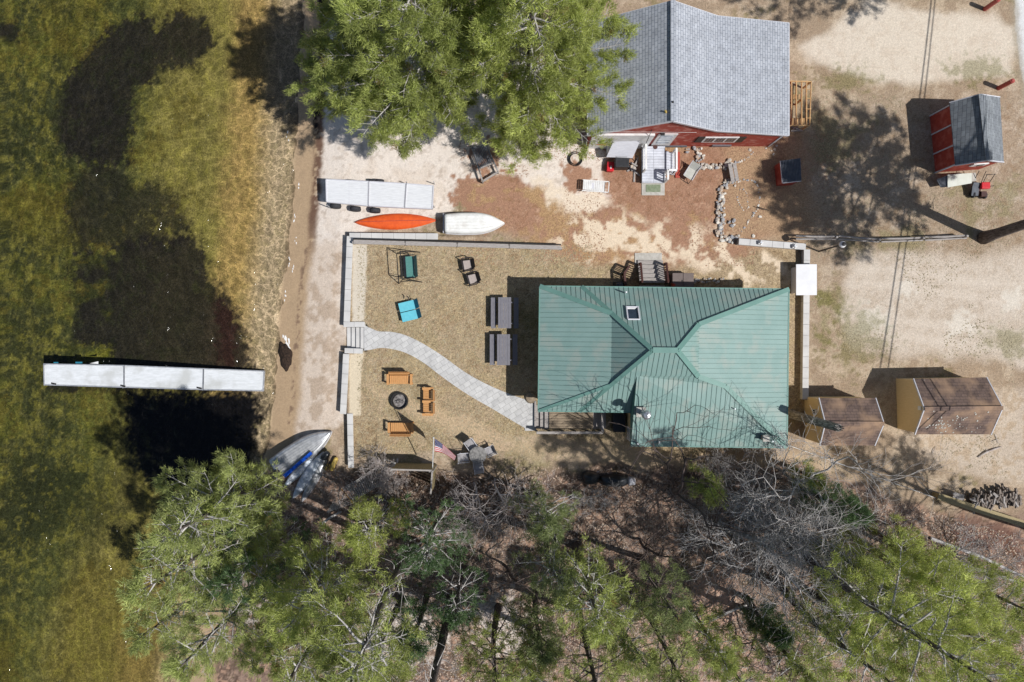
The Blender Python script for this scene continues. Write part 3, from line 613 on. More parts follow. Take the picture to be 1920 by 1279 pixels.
PN(TP(1480,1225,5.5),9,1.8,'small green pine at the bottom edge below the bare grey tangle',139,c0=.35,nb=24,colr=MD,group=R_,dens=.8)
PN(TP(1380,1270,5.5),9,1.7,'olive pine cut by the bottom edge below the bare grey tangle',140,c0=.35,nb=20,colr=OL,group=R_,dens=.8)
for i,(vx,vy,hc,h,r,cl,w_) in enumerate(((1330,1200,5,8,1.8,MD,'olive'),(1180,1190,5.5,9,1.9,OL,'pale'),(1010,1180,5,8,1.7,THIN,'thin'),(1560,1150,5.5,9,2.0,MD,'mid green'),(1700,1030,4.5,7,1.3,BR,'bright young'),(1860,1110,6,9,1.8,MD,'mid green leaning'),(640,1180,5,8,1.9,OL,'pale olive'),(780,1180,4.5,7,1.6,DK,'dark low'),(300,1170,5,8,2.0,OL,'pale lakeside'),(1440,1170,4,6,1.1,DK,'dark young'),(1000,1270,6,9,2.0,MD,'full green'),(1730,1200,6,10,2.2,BR,'tall bright'),(1900,1240,7,10,2.0,MD,'corner'))):
    PN(TP(vx,vy,hc),h,r,[None,'young olive green pine under the foot of the bare tangle','pale pine between the middle pine and the thin olive pine','thin open pine left of the middle of the wood','mid green pine under the bright narrow pine','bright young pine nearest the string fence','mid green pine beside the upper fallen log','pale olive pine left of the first leaning trunk','dark low pine between the two leaning trunks','pale pine over the lake edge at the lower left','dark young pine beneath the bare tangle','full green pine at the bottom edge in the middle of the wood','tall bright pine left of the brightest one','green pine in the very corner at the lower right'][i+1],150+i,c0=.3,nb=30,colr=cl,group='smaller pines scattered through the wood',dens=.9)
# the trees at the right and top edges that throw the long shadows
PN((1844,447),17.5,4.5,'tall pine with thick bare trunk at the right edge beside the split rail fence',141,c0=.5,nb=60,colr=MD,group='tall pines at the edge of the yard',rt=.3,dens=1.35)
PN((1945,992),17,3.2,'tall pine at the right end of the yellow board fence',142,c0=.5,nb=34,colr=MD,group='tall pines at the edge of the yard',rt=.24,dens=.9)
PN((1735,-12),15,5.6,'tall pine past the top edge shading the sandy drive',143,c0=.5,nb=60,colr=MD,group='tall pines at the edge of the yard',dens=.9)
# ---- bare trees
def bare(base,h,label,seed,spread=.9,depth=5,m='twig',r0=.09,group='bare trees',lean=(0,0),k=4,c0=.25,name='bare_tree',cat='tree',decay=.66,up=.25,multi=1,wig=.18):
    x,y=P(*base); z=gz(x,y); g=np.random.default_rng(seed); ro=root(name,(x,y,z),label,cat,group)
    big=[];fine=[]
    def rec(p,d,L,rr,dep):
        n=4 if dep>2 else 3 if dep>0 else 2; pts=[p]
        for i in range(n):
            d=nv(d+g.normal(0,wig,3)+np.array([0,0,.05*up])); q=p+d*L/n; ra=rr*(1-.35*i/n); rb=rr*(1-.35*(i+1)/n)
            (big if dep>=depth-1 else fine).append((p,q,max(ra,.006),max(rb,.005))); p=q; pts.append(p)
        if dep==0: return
        kk=k if dep>1 else k-1
        for j in range(kk):
            s=g.uniform(.35,1) if j else 1.0; i=min(int(s*n),n-1); q=pts[i]+(pts[i+1]-pts[i])*(s*n-i)
            o=g.normal(0,1,3); o=nv(o-d*o.dot(d)); dd=nv(d*(1-.35*spread)+o*spread*g.uniform(.5,1.1)+np.array([0,0,up*.5]))
            rec(q,dd,L*decay*g.uniform(.7,1.2),rr*.55,dep-1)
    for mm in range(multi):
        d0=nv(np.array([lean[0]+(g.normal(0,.35) if multi>1 else 0),lean[1]+(g.normal(0,.35) if multi>1 else 0),1.]))
        rec(np.array([0,0,-.1]),d0,h*.36,r0,depth)
    seg_mesh('trunk',big,M[m],ro,7); seg_mesh('crown',fine,M[m],ro,3)
    return len(fine)
NS=0
NS+=bare((745,858),3.4,'small pale birch with fine twigs beside the hammock',201,m='birch',r0=.055,k=5,lean=(-.35,-.6),spread=.9,group='bare trees near the yard',decay=.7)
NS+=bare((888,905),7,'bare grey tree below the round patio table, left of the pair',202,m='birch',r0=.07,k=4,lean=(-.1,-.2),group='bare trees near the yard',decay=.7,spread=1)
NS+=bare((928,898),7,'bare grey tree below the round patio table, right of the pair',203,m='birch',r0=.07,k=4,lean=(.05,-.2),group='bare trees near the yard',decay=.7,spread=1)
NS+=bare((1350,985),9.5,'large bare oak whose grey branches tangle below the green roof',204,r0=.19,k=4,depth=6,lean=(.0,-.05),spread=.9,group='bare trees of the wood',decay=.72)
NS+=bare((1262,903),12.5,'tall slim bare tree directly below the green roof',224,m='darktwig',r0=.13,k=3,depth=5,group='bare trees of the wood',decay=.72,spread=.8)
NS+=bare((1375,1010),8,'bare grey tree in the middle of the tangle of branches',205,r0=.12,k=4,depth=5,lean=(.15,.1),spread=1.0,group='bare trees of the wood',decay=.74)
NS+=bare((1400,930),5.5,'twiggy bare tree behind the right half of the green roof',206,r0=.08,k=5,depth=4,multi=2,group='bare trees of the wood',decay=.74)
NS+=bare((1325,865),3.0,'low grey bush touching the lower edge of the green roof',207,r0=.03,k=4,depth=4,multi=5,group='bare bushes along the wood',name='bare_bush',cat='bush')
NS+=bare((1385,868),3.0,'second low grey bush along the green roof, right of the first',208,r0=.03,k=4,depth=4,multi=5,group='bare bushes along the wood',name='bare_bush',cat='bush')
NS+=bare((1450,905),3.4,'grey bush near the right corner of the green roof',209,r0=.03,k=4,depth=4,multi=5,group='bare bushes along the wood',name='bare_bush',cat='bush')
NS+=bare((1110,930),3.2,'small bare bush below the black covered machines',210,r0=.03,k=4,depth=4,multi=3,group='bare bushes along the wood',name='bare_bush',cat='bush')
NS+=bare((1410,1000),8,'bare tree at the right side of the tangle',211,r0=.11,k=4,depth=5,group='bare trees of the wood',decay=.74,spread=1.0)
NS+=bare((1200,1010),7,'dark bare tree in the open middle of the wood',212,m='darktwig',r0=.09,k=4,depth=4,group='bare trees of the wood',decay=.72)
NS+=bare((1060,1080),8,'dark bare tree left of the middle of the wood',213,m='darktwig',r0=.09,k=3,depth=5,group='bare trees of the wood')
NS+=bare((945,1060),8,'dark thin bare tree right of the hemlocks',214,m='darktwig',r0=.08,k=3,depth=4,group='bare trees of the wood')
NS+=bare((1400,1120),8.5,'dark trunked bare tree at the foot of the tangle',215,m='darktwig',r0=.15,k=4,depth=5,lean=(-.1,.1),group='bare trees of the wood',decay=.72)
NS+=bare((1790,1040),4.5,'grey twiggy bush below the yellow board fence',216,r0=.035,k=4,depth=4,multi=4,group='bare bushes along the wood',name='bare_bush',cat='bush')
NS+=bare((1850,1070),5,'grey twiggy bush nearest the right edge',217,r0=.035,k=4,depth=4,multi=4,group='bare bushes along the wood',name='bare_bush',cat='bush')
NS+=bare((1600,960),3,'dark low bush beside the string fence',218,m='darktwig',r0=.03,k=4,depth=4,multi=4,group='bare bushes along the wood',name='bare_bush',cat='bush')
NS+=bare((1170,1090),5,'brown bare bush on the leaf litter in the middle',219,m='darktwig',r0=.03,k=4,depth=4,multi=3,group='bare bushes along the wood',name='bare_bush',cat='bush')
NS+=bare((1700,-55),11,'bare tree past the top edge with shadow on the drive',220,r0=.13,k=4,depth=5,group='bare trees of the wood',spread=.8)
NS+=bare((1530,1010),6,'slim bare tree behind the dark green pine',221,r0=.07,k=4,depth=4,group='bare trees of the wood',decay=.72)
NS+=bare((1560,1130),6,'slim bare tree below the bright narrow pine',222,r0=.07,k=4,depth=4,group='bare trees of the wood',decay=.72)
NS+=bare((620,1000),4,'brown bare bush left of the small bright pine',223,m='darktwig',r0=.03,k=4,depth=4,multi=3,group='bare bushes along the wood',name='bare_bush',cat='bush')
NS+=bare((1446,870),10.5,'bare grey tree at the lower right corner of the green roof',225,r0=.11,k=4,depth=5,group='bare trees of the wood',decay=.7,spread=.85)
print('tufts',NT,'twigs',NS)
def gz_fast(x,y): return -2 if x-np.interp(y,shy,shx)<.3 else 0
# undergrowth and litter: nobody could count it
g=np.random.default_rng(5); segs=[]
for i in range(9000):
    px=g.uniform(540,1960); py=g.uniform(880,1290)
    if py<905 and 640<px<1300: continue
    if px>1480 and py<890+(px-1480)*.26: continue
    x,y=P(px,py)
    if gz_fast(x,y)<-1: continue
    z=-.4+.42*min(1,max(0,(x-np.interp(y,shy,shx)-1)/6)); a=g.uniform(0,6.28); L=g.uniform(.15,.9)**1.3; up=g.uniform(0,.6) if g.random()<.5 else g.uniform(0,.1); p=np.array([x,y,z+.01]); q=p+np.array([math.cos(a)*L,math.sin(a)*L,up*L]); segs.append((p,q,.008,.004))
    if L>.4: m_=p+(q-p)*.5; a+=.7; segs.append((m_,m_+np.array([math.cos(a)*L*.4,math.sin(a)*L*.4,up*L*.4]),.005,.003))
o=seg_mesh('fallen_twigs',segs,M['twig'],None,3); tag(o,'fallen twigs and dead stems strewn over the forest floor','undergrowth',kind='stuff')
def scatter(name,n,fn,m,label,cat,size,seed):
    g=np.random.default_rng(seed); V=[];Fc=[]
    pts=fn(g,n); k=len(pts)
    if not k: return
    p=np.array([(a,b) for a,b in pts]); z=ground_z(p[:,0],p[:,1])+.012
    a=g.uniform(0,6.28,k); s=size*g.uniform(.5,1.4,k); tl=g.uniform(-.6,.6,(k,4))
    Q=[]
    for j,(u,v) in enumerate(((-1,-.5),(1,-.35),(.8,.5),(-.7,.4))):
        X_=p[:,0]+s*(u*np.cos(a)-v*np.sin(a)); Y_=p[:,1]+s*(u*np.sin(a)+v*np.cos(a)); Q.append(np.stack([X_,Y_,z+.5*s*np.abs(tl[:,j])],-1))
    V=np.stack(Q,1).reshape(-1,3); me=bpy.data.meshes.new(name); fill(me,V,np.arange(k*4).reshape(-1,4),4); me.materials.append(m)
    o=link_mesh(name,me); tag(o,label,cat,kind='stuff')
def inforest(g,n):
    r=[]
    while len(r)<n:
        px=g.uniform(520,1990); py=g.uniform(875,1310)
        if px>1480 and py<885+(px-1480)*.28: continue
        x,y=P(px,py)
        if gz_fast(x,y)<WATER+.1: continue
        r.append((x,y))
    return r
def gz_fast(x,y):
    d=x-np.interp(y,shy,shx); return -2 if d<0 else 0
leafm=mat('dead_leaves',(.54,.42,.32,1),(.22,.17,.13,1),2.5,.9,contrast=(.35,.65),c3=(.6,.45,.34,1),s3=5)
scatter('leaf_litter',30000,inforest,leafm,'brown dead leaves covering the forest floor','leaves',.05,61)
def inneed(g,n):
    r=[]
    while len(r)<n:
        px=g.uniform(860,1560); py=g.uniform(250,500)
        if fbm(np.array([px/32.]),np.array([py/32.]),90,3,.6)[0]>-.02: r.append(P(px,py))
    return r
scatter('pine_needle_litter',6000,inneed,mat('rusty_needles',(.42,.24,.15,1),(.3,.18,.12,1),2.5,.9),'rusty pine needles scattered on the sand of the yard','needles',.032,62)
def ingrass(g,n):
    a=np.array([P(g.uniform(670,1110),g.uniform(460,860)) if g.random()<.55 else P(g.uniform(1500,1900),g.uniform(180,900)) for _ in range(n)])
    k=(a[:,0]<6)|(fbm(a[:,0],a[:,1],91,4,.5)+.3*fbm(a[:,0],a[:,1],92,3,2)>.05); return a[k]
scatter('dry_grass',26000,ingrass,mat('dry_grass_blades',(.46,.39,.27,1),(.26,.22,.13,1),1.2,.9),'dry tan grass blades on the lawn and yard','grass',.036,63)
# ---------------------------------------------------------------- buildings
def seams(mb,poly,sp,off=0,w=.024,h=.026,lift=.01):
    poly=[Vector(p) for p in poly]; n=sum(((poly[i]-poly[0]).cross(poly[(i+1)%len(poly)]-poly[0]) for i in range(len(poly))),Vector()).normalized()
    if n.z<0: n=-n
    e=n.cross(Vector((0,0,1))).normalized(); us=[p.dot(e) for p in poly]; u=min(us)+off
    while u<max(us)-.04:
        hit=[]
        for i in range(len(poly)):
            a,b=poly[i],poly[(i+1)%len(poly)]; ua,ub=a.dot(e),b.dot(e)
            if (ua-u)*(ub-u)<0: hit.append(a+(b-a)*((u-ua)/(ub-ua)))
        if len(hit)==2 and (hit[0]-hit[1]).length>.15: mb.bar(hit[0]+n*lift,hit[1]+n*lift,w,h,up=n)
        u+=sp
def roofcap(mb,pts,w=.2,lift=.03,th=.05):
    for a,b in zip(pts,pts[1:]): mb.bar(Vector(a)+Vector((0,0,lift)),Vector(b)+Vector((0,0,lift)),w,th)
def hull2(pts,zb,zt,mb): mb.prism(pts,zb,zt)
# ---- green roofed house
gh=root('house',(1.52,3.01,0),'yellow house with a pale green standing seam metal hip roof','house',rz=-R(.7))
xW,xE,yN,yS,yS2,ez=1.52,15.17,3.01,-3.84,-5.68,2.6
rw=(7.22,-.39,5.2); re=(8.47,-.39,5.2)
nwh=(3.81,yN,ez); bW=5.32; zb=3.75
nB=(bW,1.5,zb); sB=(bW,-2.28,zb)
eN=(9.85,.99,4.15); eS=(9.85,-1.77,4.15); eK=(11.4,-2.28,3.72); SE=(xE,yS2,ez); NE=(xE,yN,ez)
NW=(xW,yN,ez); SW=(xW,yS,ez)
faces={'n':[NW,nwh,(9.0,yN,ez),NE,eN,re,rw,nB],'w1':[rw,nB,sB],'w2':[nB,NW,SW,sB],'e1':[re,eN,eS],'e2':[eN,NE,SE,eK,eS]}
S6=(6.62,-1.77,4.15); S6e=(6.62,yS,ez)
faces['s1']=[re,rw,S6,eS]; faces['s2']=[rw,sB,(3.78,yS,ez),S6e,S6]; faces['s3']=[sB,SW,(3.78,yS,ez)]
slope=(4.15-ez)/(yS2+1.77); zsl=lambda y:4.15+slope*(y+1.77)
faces['s4']=[S6,(6.62,yS2,ez),SE,eK,eS]
rf=MB()
for k,f in faces.items():
    if k in('e2','s4'):
        c=f[0]
        for i in range(1,len(f)-1): rf.slab([c,f[i],f[i+1]],.04)
    else: rf.slab(f,.04)
roof=rf.build('roof',M['greenroof'],gh)
sm_=MB()
for k,f in faces.items():
    if k in('e2','s4'):
        tr3=[[Vector(f[0]),Vector(f[i]),Vector(f[i+1])] for i in range(1,len(f)-1)]; ax=1 if k=='e2' else 0; u=min(p[ax] for p in map(tuple,f))+.13
        while u<max(p[ax] for p in map(tuple,f)):
            for T in tr3:
                hit=[]
                for i in range(3):
                    a_,b_=T[i],T[(i+1)%3]
                    if (a_[ax]-u)*(b_[ax]-u)<0: hit.append(a_+(b_-a_)*((u-a_[ax])/(b_[ax]-a_[ax])))
                if len(hit)==2 and (hit[0]-hit[1]).length>.03: sm_.bar(hit[0]+Vector((0,0,.01)),hit[1]+Vector((0,0,.01)),.024,.026)
            u+=.263
        continue
    seams(sm_,f,.263,off=.13)
sm_.build('seam',M['seam'],roof)
cp=MB(); roofcap(cp,[rw,re],.28); roofcap(cp,[rw,nwh],.24); roofcap(cp,[NW,nB],.24); roofcap(cp,[rw,(3.78,yS,ez)],.2); roofcap(cp,[SW,sB],.16); roofcap(cp,[re,eN,NE],.24); roofcap(cp,[re,eS,eK,SE],.26)
for a,b in((NW,NE),(NE,SE),(SE,(6.62,yS2,ez)),(S6e,SW),(SW,NW)): cp.bar(Vector(a)-Vector((0,0,.04)),Vector(b)-Vector((0,0,.04)),.07,.13)
cp.build('ridge_cap',M['greentrim'],roof)
# the step where the rear roof rises over the main one
sd_=MB(); sd_.add([(6.6,-1.77,4.13),(6.6,yS2+.02,ez-.02),(6.6,yS+.02,2.35),(6.6,yS+.02,ez-.05)],[(0,3,2,1)]); sd_.add([(6.615,-1.77,4.12),(6.615,yS2+.02,ez-.03),(6.615,yS2+.02,2.35),(6.615,yS+.02,2.35)],[(0,1,2,3)])
sd_.build('roof_side',M['greentrim'],roof)
wl=MB(); wl.prism([(xW+.35,yN-.4),(xE-.3,yN-.4),(xE-.3,yS2+.35),(6.72,yS2+.35),(6.72,yS+.35),(xW+.35,yS+.35)],-.5,2.5); wl.build('wall',M['yellow'],gh)
w_=MB(); w_.box((6.69,-5.15,1.5),(.06,.75,1.0)); wn=w_.build('window',M['white'],gh); w_=MB(); w_.box((6.665,-5.15,1.5),(.03,.6,.85)); w_.build('pane',M['blank_gl'],wn)
for k,xx in enumerate((2.6,4.6,8.2,10.6,13.2)):
    w_=MB(); w_.box((xx,yN-.38,1.5),(1.0,.06,1.1)); a=w_.build('window',M['white'],gh); w_=MB(); w_.box((xx,yN-.355,1.5),(.85,.03,.95)); w_.build('pane',M['glass'],a)
for xx in(8.5,11,13.5):
    w_=MB(); w_.box((xx,yS2+.33,1.5),(1.0,.06,1.1)); a=w_.build('window',M['white'],gh); w_=MB(); w_.box((xx,yS2+.3,1.5),(.85,.03,.95)); w_.build('pane',M['glass'],a)
for yy in(1.2,-1.2):
    w_=MB(); w_.box((xW+.33,yy,1.4),(.06,1.1,1.2)); a=w_.build('window',M['white'],gh); w_=MB(); w_.box((xW+.3,yy,1.4),(.03,.95,1.05)); w_.build('pane',M['glass'],a)
# skylight
ns=2.6/3.4
def zn(y): return ez+(yN-y)*(5.2-ez)/(yN+.39)
x0,x1=6.12,6.74; y1_,y0_=1.88,1.2
sky=MB(); 
for a,b in(((x0,y1_),(x1,y1_)),((x1,y1_),(x1,y0_)),((x1,y0_),(x0,y0_)),((x0,y0_),(x0,y1_))): sky.bar((a[0],a[1],zn(a[1])+.07),(b[0],b[1],zn(b[1])+.07),.07,.16)
sk_=sky.build('skylight',M['ltgray'],gh); g_=MB(); g_.slab([(x0,y1_,zn(y1_)+.06),(x1,y1_,zn(y1_)+.06),(x1,y0_,zn(y0_)+.06),(x0,y0_,zn(y0_)+.06)],.02); g_.build('pane',M['glass'],sk_)
b_=MB(); b_.slab([(x0+.05,y1_-.04,zn(y1_)+.13),(x1-.07,y1_-.04,zn(y1_)+.13),(x1-.25,y1_-.16,zn(y1_)+.17),(x0+.05,y1_-.26,zn(y1_)+.19)],.02); b_.build('blind',M['white'],sk_)
# chimneys and vents
def pipe(px,py,zg,hh,r,name='vent_pipe',m='pipe',cap=False,lab=None):
    x,y=P(px,py,zg); b=MB(); b.tube([(x,y,zg-.15),(x,y,zg+hh)],r,10); o=b.build(name,M[m],gh,smooth=False)
    return o
pipe(1171,548,2.75,.65,.045)
def brickchim(px,py,zg,hh,wd):
    x,y=P(px,py,zg); b=MB(); b.box((x,y,zg+hh/2-.1),(wd,wd,hh+.2)); o=b.build('chimney',M['brickred'],gh); c=MB(); c.box((x,y,zg+hh+.04),(wd+.1,wd+.1,.08)); c.build('chimney_crown',M['conc_plain'],o); return o,x,y
o,x,y=brickchim(1203,770,3.35,.28,.42); c=MB(); c.tube([(x+.05,y-.02,3.6),(x+.05,y-.02,4.75)],.13,12); c.build('flue',M['steel'],o); c=MB(); c.lathe([(.13,0),(.24,.02),(.24,.2),(.16,.3),(.02,.34)],(x+.05,y-.02,4.7),16); c.build('flue_cap',M['steel'],o)
o,x,y=brickchim(1436,816,2.95,.25,.25); c=MB(); c.tube([(x+.1,y-.05,3.1),(x+.1,y-.05,4.0)],.035,8); c.build('flue',M['steel'],o)
c=MB(); x,y=P(1139,729,3.3); c.box((x-.05,y+.02,3.42),(.34,.16,.12),rz=R(35)); c.build('ridge_vent',M['brickred'],gh)
pipe(1198,829,2.75,.35,.05,m='steel'); pipe(1238,826,2.8,.3,.05,m='steel'); pipe(1378,762,3.3,.3,.03,m='steel')
c=MB(); x,y=P(1458,830,2.7); c.tube([(x,y,2.65),(x,y,3.5)],.02,6); 
for k in range(4): c.tube([(x-.25,y-.08*k+.1,3.4-.02*k),(x+.2,y-.08*k+.05,3.4)],.012,5)
c.tube([(x-.02,y+.15,3.42),(x-.02,y-.2,3.35)],.015,5); c.build('antenna',M['steel'],gh)
# ---- deck at the south west corner (wooden, with stairs and handrails)
dk=root('deck',(P(1060,790)[0],P(1060,790)[1],0),'weathered wooden deck with side steps under the south edge of the green roof','deck')
a0=P(1030,770,.45); a1=P(1112,803,.45); d_=MB(); y=a0[1]+.5
while y>a1[1]:
    d_.box(((a0[0]+a1[0])/2,y,.43),(a1[0]-a0[0],.135,.03)); y-=.15
d_.build('deck_floor',M['deckwood'],dk)
d_=MB(); d_.box(((a0[0]+a1[0])/2,(a0[1]+a1[1])/2+.2,.2),(a1[0]-a0[0]-.04,(a0[1]-a1[1])+.3,.4)); d_.build('deck_frame',M['oldwood'],dk)
for k in range(3):
    for sx,xx in((-1,a0[0]),(1,a1[0])):
        d_=MB(); d_.box((xx+sx*(.14+.26*k),(a0[1]+a1[1])/2+.1,.33-.13*k),(.25,a0[1]-a1[1]+.35,.035)); d_.box((xx+sx*(.04+.26*k),(a0[1]+a1[1])/2+.1,.24-.13*k),(.025,a0[1]-a1[1]+.3,.14)); d_.build('step',M['oldwood'],dk)
d_=MB(); b0=P(1006,812,.9); b1=P(1130,812,.9)
d_.box(((b0[0]+b1[0])/2,b0[1],.9),(b1[0]-b0[0],.14,.05)); d_.box(((b0[0]+b1[0])/2,b0[1],.55),(b1[0]-b0[0],.04,.09)); 
for k in range(6): d_.box((b0[0]+.05+(b1[0]-b0[0]-.1)*k/5,b0[1],.42),(.09,.09,.9))
d_.build('railing',M['oldwood'],dk)
d_=MB(); e0=P(1130,774,.9); d_.box((e0[0],(e0[1]+b1[1])/2,.9),(.13,e0[1]-b1[1],.05)); d_.box((e0[0],e0[1]-.1,.45),(.09,.09,.9)); d_.build('railing',M['oldwood'],dk)
bx=root('storage_box',(*P(1160,792),0),'black lidded storage box between the wooden deck and the house wall','box')
d_=MB(); c_=P(1161,793,.85); d_.box((c_[0],c_[1],.42),(.66,1.02,.84)); d_.build('body',M['black'],bx,bevel=.05); d_=MB(); d_.box((c_[0],c_[1],.88),(.72,1.08,.09)); d_.box((c_[0]+.12,c_[1],.935),(.03,1.0,.02)); d_.build('lid',M['black'],bx,bevel=.03)
# ---- north steps and handrails
def railing(mb,a,b,h,n,z0=0,z1=None,pw=.08,bw=.045):
    z1=z0 if z1 is None else z1; a=Vector((a[0],a[1],z0)); b=Vector((b[0],b[1],z1)); u=Vector((0,0,1))
    mb.bar(a+u*h,b+u*h,.11,.05); mb.bar(a+u*h*.88,b+u*h*.88,.04,.07); mb.bar(a+u*.1,b+u*.1,.04,.07)
    for t in(0,1): p=a+(b-a)*t; mb.box((p.x,p.y,p.z+h/2),(pw,pw,h))
    for i in range(n): p=a+(b-a)*((i+.7)/(n+.4)); mb.bar(p+u*.1,p+u*h*.9,bw,bw)
stp=root('entry_steps',(*P(1218,520),0),'grey wooden entry steps with dark red railings north of the green roofed house','steps')
for k in range(5):
    yb=P(0,540)[1]+.12+.27*(4-k)+.27; z=.13*(k+1)
    d_=MB(); x0_,x1_=P(1195,0)[0],P(1242,0)[0]; d_.box(((x0_+x1_)/2,yb-.02,z),(x1_-x0_,.27,.04)); d_.box(((x0_+x1_)/2,yb+.1,z-.08),(x1_-x0_-.05,.025,.12)); d_.build('step',M['oldwood'],stp)
d_=MB(); d_.box(((x0_+x1_)/2,2.75,.63),(x1_-x0_,.9,.05)); d_.box(((x0_+x1_)/2,2.7,.3),(x1_-x0_-.06,.8,.6)); d_.build('landing',M['oldwood'],stp)
for px in(1196,1243):
    d_=MB(); xx=P(px,0)[0]; railing(d_,(xx,P(0,497)[1]),(xx,P(0,533)[1]),.85,8,.05,.55); d_.build('railing',M['redbrown'],stp)
sr=root('side_railing',(*P(1168,520),0),'dark red wooden railing standing left of the entry steps','railing')
d_=MB(); railing(d_,P(1175,503),P(1166,516),.95,5); railing(d_,P(1166,516),P(1168,536),.95,5); d_.build('rail_frame',M['redbrown'],sr)
def padslab(px0,py0,px1,py1,label,m='conc_plain',cat='paving slab',z=.03):
    a=P(px0,py0);b=P(px1,py1); d_=MB(); d_.box(((a[0]+b[0])/2,(a[1]+b[1])/2,z-.04),(abs(b[0]-a[0]),abs(b[1]-a[1]),.1)); o=d_.build('concrete_slab',M[m],bevel=.01); tag(o,label,cat); return o
padslab(1190,475,1241,496,'grey concrete slab at the foot of the dark railed entry steps')
bb=root('deck_box',(*P(1280,530),0),'brown two door storage box against the north wall of the green roofed house','box')
c_=P(1280,524,.8); d_=MB(); d_.box((c_[0],c_[1]-.15,.38),(1.22,.95,.76)); d_.build('body',M['brownpl'],bb,bevel=.02)
for s in(-1,1): d_=MB(); d_.box((c_[0]+s*.31+.02,c_[1]-.15,.8),(.6,1.0,.06)); o=d_.build('lid',M['brownpl'],bb,bevel=.015)
d_=MB(); d_.box((c_[0]-.03,c_[1]-.1,.85),(.03,.1,.04)); d_.build('handle',M['black'],bb)
fp=root('flower_pot',(*P(1276,540),.83),'pot of red flowers standing on the brown storage box','flowers')
fp.location=(9.2,3.17,.83)
d_=MB(); d_.lathe([(.07,0),(.1,.16)],(9.2,3.17,.83),10); d_.build('pot',M['black'],fp); d_=MB()
for i in range(26): a=rnd.uniform(0,6.28); r=rnd.uniform(.02,.14); d_.box((9.2+r*math.cos(a),3.17+r*math.sin(a),1.03+rnd.uniform(0,.08)),(.05,.05,.02),rz=a,rx=rnd.uniform(-.6,.6))
d_.build('blossoms',M['flower'],fp)
tg=root('grill',(*P(1163,538),0),'dark covered grill left of the entry steps, half under the roof edge','grill'); d_=MB(); c_=P(1162,532,.8); d_.box((c_[0],c_[1]-.1,.4),(.55,.5,.8),taper=.8); d_.box((c_[0]+.0,c_[1]-.1,.82),(.5,.3,.12),taper=.7); d_.build('cover',M['tarp'],tg,bevel=.04)
# ---- red house with grey roof
rh=root('house',(9.6,14,0),'red cottage with a grey shingled roof beside the big pines','house')
yS_,yN_=11.30,17.48; prof=[(4.16,2.5),(8.26,4.96),(11.04,3.32),(15.22,2.5)]
rf=MB()
for (xa,za),(xb,zb_) in zip(prof,prof[1:]): rf.slab([(xa,yS_,za),(xb,yS_,zb_),(xb,yN_,zb_),(xa,yN_,za)],.06)
r_=rf.build('roof',M['shing_grey'],rh)
rc=MB(); rc.bar((8.26,yS_,4.99),(8.26,yN_,4.99),.26,.04); rc.build('ridge_cap',M['shing_grey'],r_)
fa=MB()
for yy in(yS_-.012,yN_+.012):
    for (xa,za),(xb,zb_) in zip(prof,prof[1:]): fa.bar((xa,yy,za-.09),(xb,yy,zb_-.09),.025,.16,up=Vector((0,0,1)))
for xx,zz in((4.14,2.42),(15.24,2.42)): fa.box((xx,(yS_+yN_)/2,zz),(.03,yN_-yS_,.14))
fa.build('fascia',M['ltgray'],r_)
w_=MB(); yw=yS_+.1; yn=yN_-.1
pr=[(4.4,-.3),(15.0,-.3),(15.0,2.44),(11.04,3.2),(8.26,4.84),(4.4,2.5)]
vs=[(a,yw,b) for a,b in pr]+[(a,yn,b) for a,b in pr]; k=len(pr)
w_.add(vs,[tuple(range(k)),tuple(range(2*k-1,k-1,-1))]+[(i,i+k,(i+1)%k+k,(i+1)%k) for i in range(k)]); w_.build('wall',M['redpeel'],rh)
w_=MB(); w_.box((15.02,yw-.012,1.1),(.1,.03,2.6)); w_.build('corner_board',M['ltgray'],rh)
# door
dr=MB(); dr.box((8.6,yw-.03,1.45),(1.05,.05,2.15)); dr=dr.build('door',M['white'],rh); q_=MB(); q_.box((8.6,yw-.06,1.55),(.7,.02,1.4)); q_.build('pane',M['blank_gl'],dr); q_=MB(); 
for zz in(1.2,1.55,1.9): q_.box((8.6,yw-.075,zz),(.7,.015,.03))
q_.build('glazing_bar',M['white'],dr); q_=MB(); q_.box((8.25,yw-.08,2.62),(.22,.14,.1)); q_.build('door_lamp',M['dark'],dr)
wn=MB(); wn.box((11.75,yw-.03,1.45),(1.9,.05,.95)); wn=wn.build('window',M['white'],rh)
for kx in range(3):
    q_=MB(); 
    for i in range(3):
        for j in range(2): q_.box((11.75+(kx-1)*.6-.17+i*.17,yw-.06,1.27+j*.36),(.13,.02,.3))
    q_.build('pane',M['glass'],wn)
for s in(-1,1): q_=MB(); q_.box((11.75+s*1.16,yw-.03,1.45),(.38,.04,.98)); q_.build('shutter',M['dark'],rh)
q_=MB(); q_.box((12.2,yw-.03,.22),(1.1,.05,.3)); q_.build('basement_hatch',M['graywood'],rh)
q_=MB(); q_.box((9.4,yw-.03,.05),(1.6,.06,.3)); q_.build('wall_vent',M['metalmesh'],rh)
# stuff on the west slope
sx,sy=P(1217,214,3.5); q_=MB(); q_.lathe([(.17,-.3),(.17,.35),(.24,.4),(.12,.52),(.02,.55)],(sx-.15,sy,3.4),14); q_.build('roof_vent',M['steel'],rh)
q_=MB(); q_.box((sx+.3,sy-.05,3.55),(.55,.7,.5)); q_.build('chimney',M['conc_plain'],rh)
q_=MB(); q_.tube([P3(1211,270,1.8),P3(1226,235,3.6),P3(1262,190,5.1)],.02,5); 
q_.tube([P3(1262,190,5.1),P3(1262,197,4.9)],.03,6); q_.build('service_mast',M['dark'],rh)
q_=MB(); q_.tube([P3(1248,208,4.9),P3(1249,212,4.75)],.05,8); q_.build('insulator',M['yelplastic'],rh)
